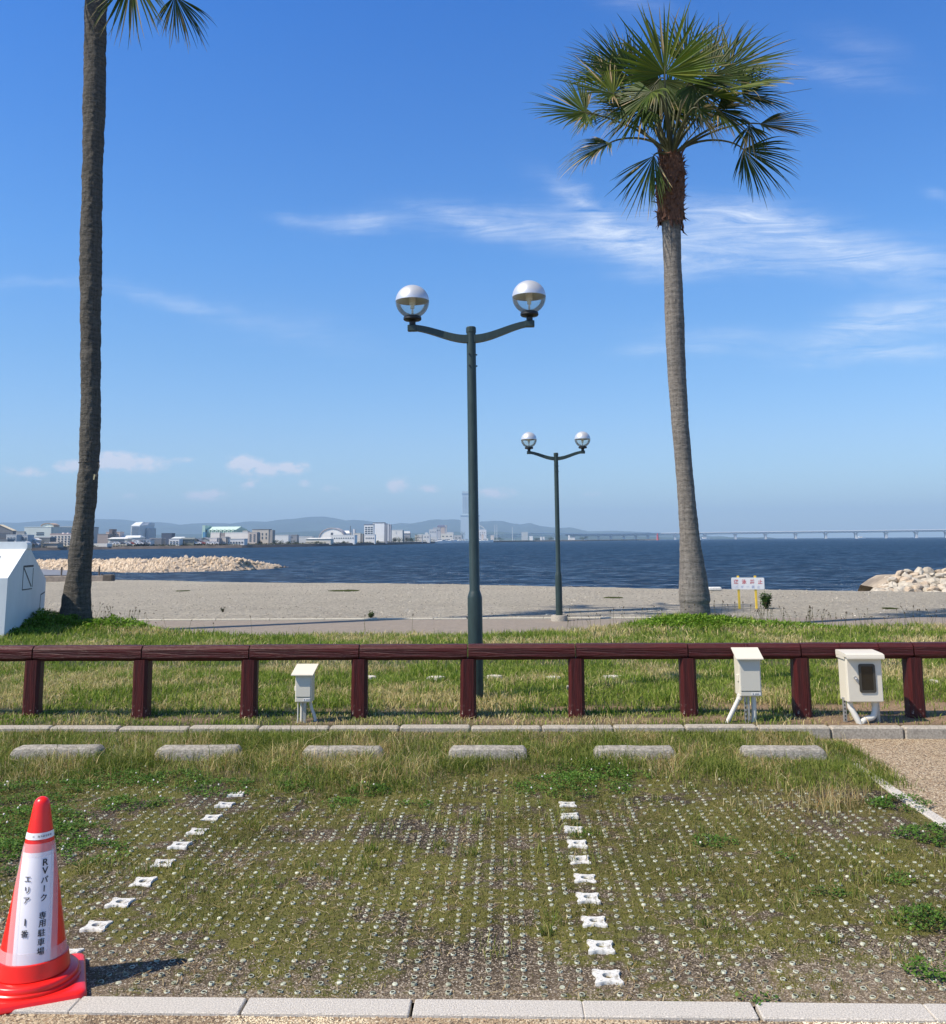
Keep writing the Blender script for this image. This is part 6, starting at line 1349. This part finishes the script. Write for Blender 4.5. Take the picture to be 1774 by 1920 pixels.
MB().box(-7*k, -1.6*k, -2, 12, 0, z(985)).build('tower', cm((.44, .60, .52)), r); MB().box(-3*k, 2*k, -5, -2.1, 0, z(997.5)).build('annexe', cm((.10, .28, .45)), r)
bld(395, 412, 999, 'pinkish white block in front of the pale green hall', (.80, .74, .68), 60, side=(9, (.30, .27, .26)))
bld(393, 407, 1009, 'lower pinkish white block at the sea wall', (.68, .62, .58), 12, side=(4, (.34, .31, .30)))
bld(422, 465, 999, 'wide white blank walled building in front of the pale green hall', (.82, .77, .71), 50)
bld(424, 458, 1011.5, 'low white shop row with dark openings at the sea wall', (.72, .71, .68), 10, wins=(6, 1, 1014.5, 1020, .6), rcol=(.5, .5, .5))
bld(415, 424, 1007, 'small pale block left of the low white shop row', (.62, .56, .50), 14, side=(3, (.3, .28, .26)))
bld(455, 464, 996, 'small white rooftop block above the wide white building', (.70, .66, .60), 70)
bld(465, 482, 998.5, 'beige stair tower block left of the big beige block', (.56, .48, .42), 22, wins=(2, 4, 1001, 1016, .45), side=(1.5, (.3, .27, .25)))
bld(473, 504, 993.5, 'biggest beige block with dark flat roof and a few square windows', (.58, .52, .44), 40, rcol=(.15, .16, .18), wins=(4, 2, 998, 1012, .28), side=(7, (.34, .32, .30)))
bld(511, 541, 1004, 'long white low building right of the big beige block', (.72, .73, .72), 60)
bld(534, 557, 1003.5, 'grey box building behind the shore trees', (.28, .29, .31), 70, wins=(1, 1, 1005.5, 1009, .3))
bld(557, 586, 1006.5, 'pale roofed low hall left of the white quay hall', (.58, .60, .60), 70)
bld(574, 620, 1008.5, 'white single storey quay hall with pale roof', (.66, .62, .52), 20, roof='hip', rh=1.6, rcol=(.75, .74, .70))
# arched white hall
bld(600, 645, 991.8, 'white church like hall with steep arched gable', (.86, .84, .79), 60, roof='arch', rh=17, rcol=(.42, .40, .42), wins=(1, 1, 996, 1008, .09))
bld(622, 655, 995, 'white sloping roofed annexe of the arched hall', (.72, .71, .68), 75, roof='hip', rh=5, rcol=(.70, .70, .69))
bld(620, 665, 1004.5, 'long low white terrace with a row of arches on the shore', (.85, .84, .79), 22, wins=(10, 1, 1007, 1011, .45), rcol=(.8, .79, .74))
bld(663, 676, 1000.5, 'cream cube building right of the white terrace', (.70, .66, .58), 20, side=(5, (.30, .28, .25)))
bld(659.5, 665, 992, 'slim white tower right of the arched hall', (.74, .74, .72), 55, parapet=False)
Y = shoreY(657)+60; k = Y/FP; c = D(657, 1000, Y); o = MB().lathe([(.8*k, 0), (.6*k, D(657, 986, Y)[2]+.6)], 8).build('chimney', cm((.12, .14, .18))); o.location = (c[0], Y, -.6); tag(o, 'thin dark chimney beside the slim white tower', 'chimney')
# hotel
r = bld(683, 700.5, 984.5, 'left wing of the white hotel with bands of balconies and dark top', (.84, .83, .79), 40, wins=(3, 4, 987, 1002, .72), rcol=(.14, .15, .2))
r = bld(699, 721, 981, 'tallest white hotel block with blank front wall and dark roof edge', (.88, .87, .84), 30, rcol=(.14, .15, .19), side=(4, (.36, .36, .38)))
bld(723, 729, 983, 'white stair tower on the right side of the hotel', (.76, .75, .73), 34, side=(4, (.40, .40, .43)))
bld(684, 703, 1003, 'low white base building at the foot of the hotel', (.82, .81, .77), 12, wins=(5, 1, 1007, 1011, .5))
bld(731, 755, 994.5, 'white two bay hall between hotel and dark trees', (.72, .71, .68), 60, side=(1, (.3, .3, .3)), wins=(1, 2, 996, 1002, .03))
bld(754, 769, 996, 'grey hall with sloping roof behind the dark trees', (.32, .33, .35), 70, roof='hip', rh=4, rcol=(.4, .42, .44))
for (a, b, y, c, lab) in ((778, 792, 1004, (.62, .58, .52), 'small beige block right of the dark trees'), (783, 806, 1003, (.68, .67, .64), 'white block with grey top on the harbour'), (797, 803, 999.5, (.70, .70, .68), 'tiny white tower house on the harbour'),
                          (805, 819, 993.5, (.56, .58, .60), 'grey blue stepped block on the harbour'), (812, 826, 990, (.44, .46, .5), 'taller grey block left of the pinkish harbour tower'), (838, 850, 998.5, (.60, .61, .62), 'white rooftop house right of the pinkish tower'),
                          (819, 850, 1001.5, (.70, .68, .62), 'broad cream harbour building below the pinkish tower'), (806, 820, 1008, (.66, .66, .64), 'white quay building at the marina'), (838, 866, 1004.5, (.48, .50, .50), 'long grey ferry terminal by the marina')):
    bld(a, b, y, lab, c, 30 if y > 1000 else 90, wins=(4, 1, y+2.5, y+5.5, .5))
bld(820, 834, 984.5, 'pinkish harbour tower with a dark blue roof', (.50, .43, .40), 140, roof='hip', rh=3, rcol=(.10, .12, .20), side=(4, (.38, .40, .44)))
bld(898, 912, 994, 'hazy white building just right of the near lamp pole', (.70, .69, .66), 900, wins=(3, 3, 997, 1006, .4))
bld(903, 907, 1003, 'tiny pinkish house on the water right of the near lamp pole', (.66, .56, .50), 60)
# skyscraper
Y = 3900; k = Y/FP; xm = 880
r = empty('skyscraper', (D(882, 1000, Y)[0], Y, -.6), 0, 'very tall pale glass skyscraper rising hazy behind the near lamp pole', 'skyscraper'); z = lambda y_: D(880, y_, Y)[2]+.6
gm = cm((.50, .60, .64), .25); gl2 = cm((.30, .40, .48), .25); wl = 18*k
MB().box(-18*k, 17*k, 0, 50, 0, z(966)).build('podium', gm, r); MB().box(-15*k, 13*k, 4, 44, z(966)+.01, z(921)).build('tower', gm, r)
MB().box(-15.4*k, 13.4*k, 3, 45, z(927), z(924.5)).build('belt', gl2, r); MB().box(-18.4*k, 17.4*k, -1, 51, z(967.3), z(966.2)).build('belt', gl2, r)
for i in range(9): MB().box((-12.6+i*2.9)*k, (-12.0+i*2.9)*k, 3.4, 3.9, z(963), z(931)).build('mullion', gl2, r)
MB().box(-3*k, -1.6*k, 10, 14, z(921)+.01, z(916)).build('mast', gl2, r)
# ferris wheel
Y = 1500; k = Y/FP; c = D(897, 998, Y); r = empty('ferris_wheel', (c[0], Y, -.6), 0, 'faint pale ferris wheel half hidden by the near lamp pole', 'ferris wheel'); R_ = 13*k; cz = D(897, 999, Y)[2]+.6
ring = [(R_*math.cos(2*math.pi*i/40), 0, cz+R_*math.sin(2*math.pi*i/40)) for i in range(41)]
MB().tube(ring, .32, 5).build('rim', cm((.72, .74, .76)), r)
for i in range(12): a = math.pi*i/12; MB().tube([(R_*math.cos(a), 0, cz+R_*math.sin(a)), (-R_*math.cos(a), 0, cz-R_*math.sin(a))], .09, 4).build('spoke', cm((.6, .62, .66)), r)
for i in range(24): a = 2*math.pi*i/24; MB().box(-.5, .5, -.5, .5, -.6, .5).build('gondola', cm((.74, .74, .74)), r, loc=(R_*1.03*math.cos(a), 0, cz+R_*1.03*math.sin(a)))
for s in (-1, 1): MB().tube([(0, 0, cz), (s*R_*.55, 1, 0)], .35, 5).build('leg', cm((.7, .7, .7)), r)
# masts
for px, yt, lab in ((928, 984, 'thin pale lattice mast, left of a pair on the harbour'), (932, 984.5, 'thin pale lattice mast, right of a pair on the harbour'), (961, 988, 'short leaning crane jib on the far pier')):
    Y = 1700; k = Y/FP; c = D(px, 1005, Y); o = MB().tube([(0, 0, 0), (0, 0, D(px, yt, Y)[2]+.6), (.05, 0, D(px, yt, Y)[2]+.9)], [.45, .22, .1], 5).build('mast', cm((.70, .72, .74))); o.location = (c[0], Y, -.6); tag(o, lab, 'mast')
# trees on the shore
def crown_tree(px0, px1, yt, off, label, dens=420, cols=((.03, .055, .022), (.045, .075, .03), (.02, .04, .018)), lsz=None, group=None):
    xm = (px0+px1)/2; Y = shoreY(xm)+off; k = Y/FP; c = D(xm, yt, Y); w = (px1-px0)*k/2; zt_ = c[2]; h = zt_+.6
    r = empty('tree', (c[0], Y, -.6), 0, label, 'tree', group); MB().tube([(0, 0, -.5), (.1, 0, h*.35), (.0, .1, h*.7)], [w*.07+.15, w*.05+.1, .05], 6).build('trunk', cm((.10, .08, .06)), r)
    cen = [np.array([rg.normal(0, w*.42), rg.normal(0, w*.35), h*rg.uniform(.35, .80)]) for _ in range(9)]; PP = []
    for q in range(dens):
        cc = cen[q % 9]; v = rg.normal(size=3); v /= np.linalg.norm(v); p = cc+v*np.array([w*.42, w*.4, h*.24])*rg.uniform(.6, 1.05); 
        p[0] = np.clip(p[0], -w, w); p[2] = np.clip(p[2], h*.08, h*1.0); PP.append(p)
    leaves('crown', np.array(PP), rg.uniform(.7, 1.3, dens)*max(.5, 1.1*k), cmix(dens, int(px0), cols, [1]*len(cols)), rs=int(px0), asp=.9, parent=r); return r
TL = ['leftmost dark rounded tree beside the hotel', 'second dark tree right of the hotel', 'third dark tree right of the hotel', 'rightmost and lowest of the dark trees by the hotel']
for i, (a, b, y) in enumerate(((731, 745, 1006.5), (741, 757, 1005), (753, 770, 1004.3), (766, 780, 1007))): crown_tree(a, b, y, 14, TL[i], 520)
for i, (a, b, y, l) in enumerate(((510, 522, 1012, 'small dark tree at the foot of the big beige block'), (520, 533, 1010.5, 'dark shore tree left of the grey box building'), (534, 546, 1014, 'low dark tree in front of the grey box building'), (546, 560, 1013, 'low dark tree below the pale roofed hall'),
                               (484, 494, 1013, 'small tree at the foot of the big beige block, at its left'), (676, 684, 1008, 'small dark tree left of the hotel'), (704, 711, 1013, 'tiny tree at the foot of the hotel'), (590, 600, 1014, 'tiny tree before the white quay hall'), (640, 650, 1014.5, 'tiny tree before the white terrace'), (776, 786, 1000, 'slender dark tree on the harbour right of the dark trees'),
                               (893, 898, 995, 'dark tree behind the near lamp pole at the skyscraper foot'), (864, 872, 994, 'dark tree at the skyscraper foot left of the near lamp pole'))): crown_tree(a, b, y, 16, l, 220)
# low hedge line, many bushes nobody could count
Vp = []
for q in range(5200):
    px = rg.uniform(80, 900); Y = shoreY(px)+rg.uniform(7, 12); k = Y/FP; c = D(px, 1020, Y); h_ = (.5+2.2*float(fbm(np.array([px]), np.array([0.0]), 14, 150)[0]))*k*1.0; zb_ = -1.5+5*k; Vp.append((c[0], Y, zb_+rg.random()*h_))
Vp = np.array(Vp); leaves('shore_undergrowth', Vp, rg.uniform(.4, .9, len(Vp)), cmix(len(Vp), 55, [(.05, .06, .035), (.10, .09, .07), (.035, .05, .03)], [1, 1, 1]), rs=56, asp=.9, kind='stuff', label='dark scrub along the top of the far sea wall', cat='scrub')
# parked cars and boats on the shore
def small_car(px, y, off, col, lab, grp):
    Y = shoreY(px)+off; k = Y/FP; c = D(px, y, Y); r = empty('parked_car', (c[0], Y, c[2]), 0, lab, 'car', grp)
    MB().prism([(-2.1, .25), (2.1, .25), (2.15, .8), (1.3, .95), (.9, 1.45), (-1.1, 1.48), (-1.6, .95), (-2.15, .85)], -.85, .85).build('body', cm(col, .4), r); MB().prism([(1.05, .98), (.8, 1.36), (-1.0, 1.38), (-1.4, .98)], -.87, -.855).build('side_window', WIN, r)
    for s in (-1.3, 1.3): MB().lathe([(0, -.1), (.34, -.1), (.34, .1), (0, .1)], 10).build('wheel', M_black, r, loc=(s, -.8, .3), rot=(math.pi/2, 0, 0))
CARC = [(.75, .75, .74), (.7, .7, .7), (.12, .13, .15), (.5, .52, .55), (.75, .74, .72), (.4, .1, .08), (.78, .78, .78)]
for i, px in enumerate([211, 218, 225, 231, 238, 244, 250, 255, 262, 268, 276, 370, 378, 386, 395, 403, 59, 66, 90, 97]):
    small_car(px, (1021 if px > 100 else 1022.5)-(.0 if px < 300 else .6), 9, CARC[i % 7], 'tiny parked car on the quay of the far shore', 'cars parked on the far quay')
def boat(px, y, Y, L, lab, grp=None, col=(.76, .76, .74)):
    c = D(px, y, Y); r = empty('boat', (c[0], Y, -1.5), 0, lab, 'boat', grp); h = L*.14
    MB().loft([[(x, -wd, z1), (x, -wd*.6, -.3), (x, wd*.6, -.3), (x, wd, z1)] for x, wd, z1 in ((-L/2, L*.14, h), (-L*.1, L*.17, h), (L*.25, L*.13, h*1.1), (L/2, .05, h*1.35))]).build('hull', cm(col), r)
    MB().box(-L*.28, L*.12, -L*.09, L*.09, h-.05, h*2.0).build('cabin', cm((.78, .78, .76)), r); MB().box(-L*.24, L*.08, -L*.095, L*.095, h*1.45, h*1.75).build('cabin_window', WIN, r)
for i, (px, L) in enumerate(((818, 12), (826, 15), (834, 12), (842, 16), (850, 11), (857, 14), (865, 13), (870, 11), (900, 14), (912, 16))):
    boat(px, 1017, shoreY(px)-12-(i % 3)*5, L*1.25, 'white motor boat moored in the harbour left of the near lamp pole' if px < 880 else 'white boat just right of the near lamp pole, %s' % ('nearer the pole' if px == 900 else 'farther from the pole'), 'boats moored in the harbour' if px < 880 else None)
boat(1322, 1008.5, 2300, 22, 'tiny white boat on open water just right of the right palm')
boat(1615, 1008, 2300, 20, 'tiny white boat on open water below the bridge at the right')
# bridge on the right: truss deck under a road deck, on piers
M_steel = cm((.20, .26, .32)); M_deck = cm((.62, .65, .68)); M_pier = cm((.60, .61, .60))
def BY(px): return float(np.interp(px, [900, 1060, 1235, 1774, 1900], [2300, 2900, 3200, 2950, 2900]))
def deck_y(px): return float(np.interp(px, [880, 960, 992, 1020, 1050, 1100, 1160, 1300, 1500, 1774, 1900], [1003.6, 1002.6, 1000.2, 1000, 1000.6, 1001, 1000.6, 998.2, 995.8, 992.6, 991.4]))
r = empty('bridge', (*D(1400, 1000, BY(1400))[:2], -1.5), 0, 'long double deck truss bridge crossing the bay on pale piers', 'bridge'); bs = np.array(r.location)
def strip(pxs, ya, yb, half, name, m_):
    V = []
    for px in pxs:
        Y = BY(px); a = D(px, deck_y(px)+ya, Y)-bs; b = D(px, deck_y(px)+yb, Y)-bs; V.append([(b[0], -half+a[1], b[2]), (b[0], half+a[1], b[2]), (a[0], half+a[1], a[2]), (a[0], -half+a[1], a[2])])
    MB().loft([list(reversed(v)) for v in V]).build(name, m_, r)
strip(np.linspace(885, 1900, 90), -.2, .9, 14, 'road_deck', M_deck)
strip(np.linspace(1060, 1900, 80), 3.4, 4.3, 11, 'rail_deck', M_steel); strip(np.linspace(1060, 1900, 80), 1.15, 1.9, 12, 'top_chord', M_steel)
mb = MB(); pxs = np.arange(1062, 1900, 4.0)
for i, px in enumerate(pxs[:-1]):
    Y = BY(px); a = D(px, deck_y(px)+(1.9 if i % 2 else 3.5), Y)-bs; b = D(px+4, deck_y(px+4)+(3.5 if i % 2 else 1.9), BY(px+4))-bs; a[1] -= 11; b[1] -= 11; mb.tube([a, b], .75, 4)
mb.build('truss', M_steel, r)
strip(np.linspace(925, 1120, 20), 3.6, 4.4, 8, 'lower_deck', M_deck)
for px in list(np.arange(1774+56.5, 1230, -56.5))+[1214.5, 1192, 1170, 1145, 1122, 1098]+[1075]:
    Y = BY(px); k = Y/FP; c = D(px, 1000, Y)-bs; hgt = D(px, deck_y(px)+4.4, Y)[2]+1.5
    MB().cbox(-1.7*k, 1.7*k, -7, 7, -2, hgt-1.0*k, .3).build('pier', M_pier, r, loc=(c[0], c[1], 0)); MB().cbox(-2.6*k, 2.6*k, -10, 10, hgt-.98*k, hgt, .2).build('pier_cap', M_pier, r, loc=(c[0], c[1], 0))
for px in (935, 965, 1015, 1040):
    Y = BY(px); k = Y/FP; c = D(px, 1000, Y)-bs; MB().cbox(-.6*k, .6*k, -5, 5, -2, D(px, deck_y(px)+.9, Y)[2]+1.5, .3).build('pier', M_pier, r, loc=(c[0], c[1], 0))
# things on the long mole below the bridge
def bm_(px0, px1, yt, lab, col, name='building', Y=None, **kw): bld(px0, px1, yt, lab, col, kw.pop('off', 30), name=name, **kw)
bm_(978, 990, 998.5, 'hazy grey toll building at the crest of the elevated road', (.46, .50, .52), off=500)
bm_(993, 999, 1006, 'tiny bright white house on the mole', (.78, .78, .76)); bm_(1013, 1016, 1007.5, 'tiny white hut on the mole, left of two', (.76, .76, .75)); bm_(1018, 1021, 1007.5, 'tiny white hut on the mole, right of two', (.76, .76, .75))
bm_(1066, 1068.5, 1004.5, 'tiny white tower on the mole', (.8, .8, .79)); bm_(1070, 1078, 1009, 'tiny low white shed on the mole', (.74, .74, .72)); bm_(920, 926, 1004.5, 'small pale house at the root of the mole', (.66, .62, .58))
for i, (a, b, y, l) in enumerate(((928, 946, 1008, 'hazy dark tree line at the root of the mole'), (1002, 1014, 1009, 'hazy dark trees at the middle of the mole'), (1022, 1040, 1007, 'wider hazy dark trees at the middle of the mole'), (1084, 1102, 1005.5, 'hazy dark trees near the end of the mole'))):
    crown_tree(a, b, y, 40, l, 300, cols=((.05, .07, .05), (.06, .09, .06)))
# lighthouse
Y = shoreY(1233)-4; k = Y/FP; c = D(1233.5, 1012, Y); r = empty('lighthouse', (c[0], Y, -.8), 0, 'small red lighthouse at the end of the mole left of the right palm', 'lighthouse'); zz = lambda y_: D(1233.5, y_, Y)[2]+.8
M_lh = cm((.55, .05, .06)); MB().lathe([(0, -1), (2.0*k, -1), (1.5*k, zz(1003.6)), (0, zz(1003.6))], 12).build('tower', M_lh, r, True); MB().lathe([(0, zz(1003.6)), (2.1*k, zz(1003.6)), (2.1*k, zz(1002.9)), (0, zz(1002.9))], 12).build('gallery', M_lh, r)
MB().lathe([(0, zz(1002.9)), (1.0*k, zz(1002.9)), (1.0*k, zz(1001)), (.2*k, zz(1000)), (0, zz(1000))], 10).build('lantern', M_lh, r)
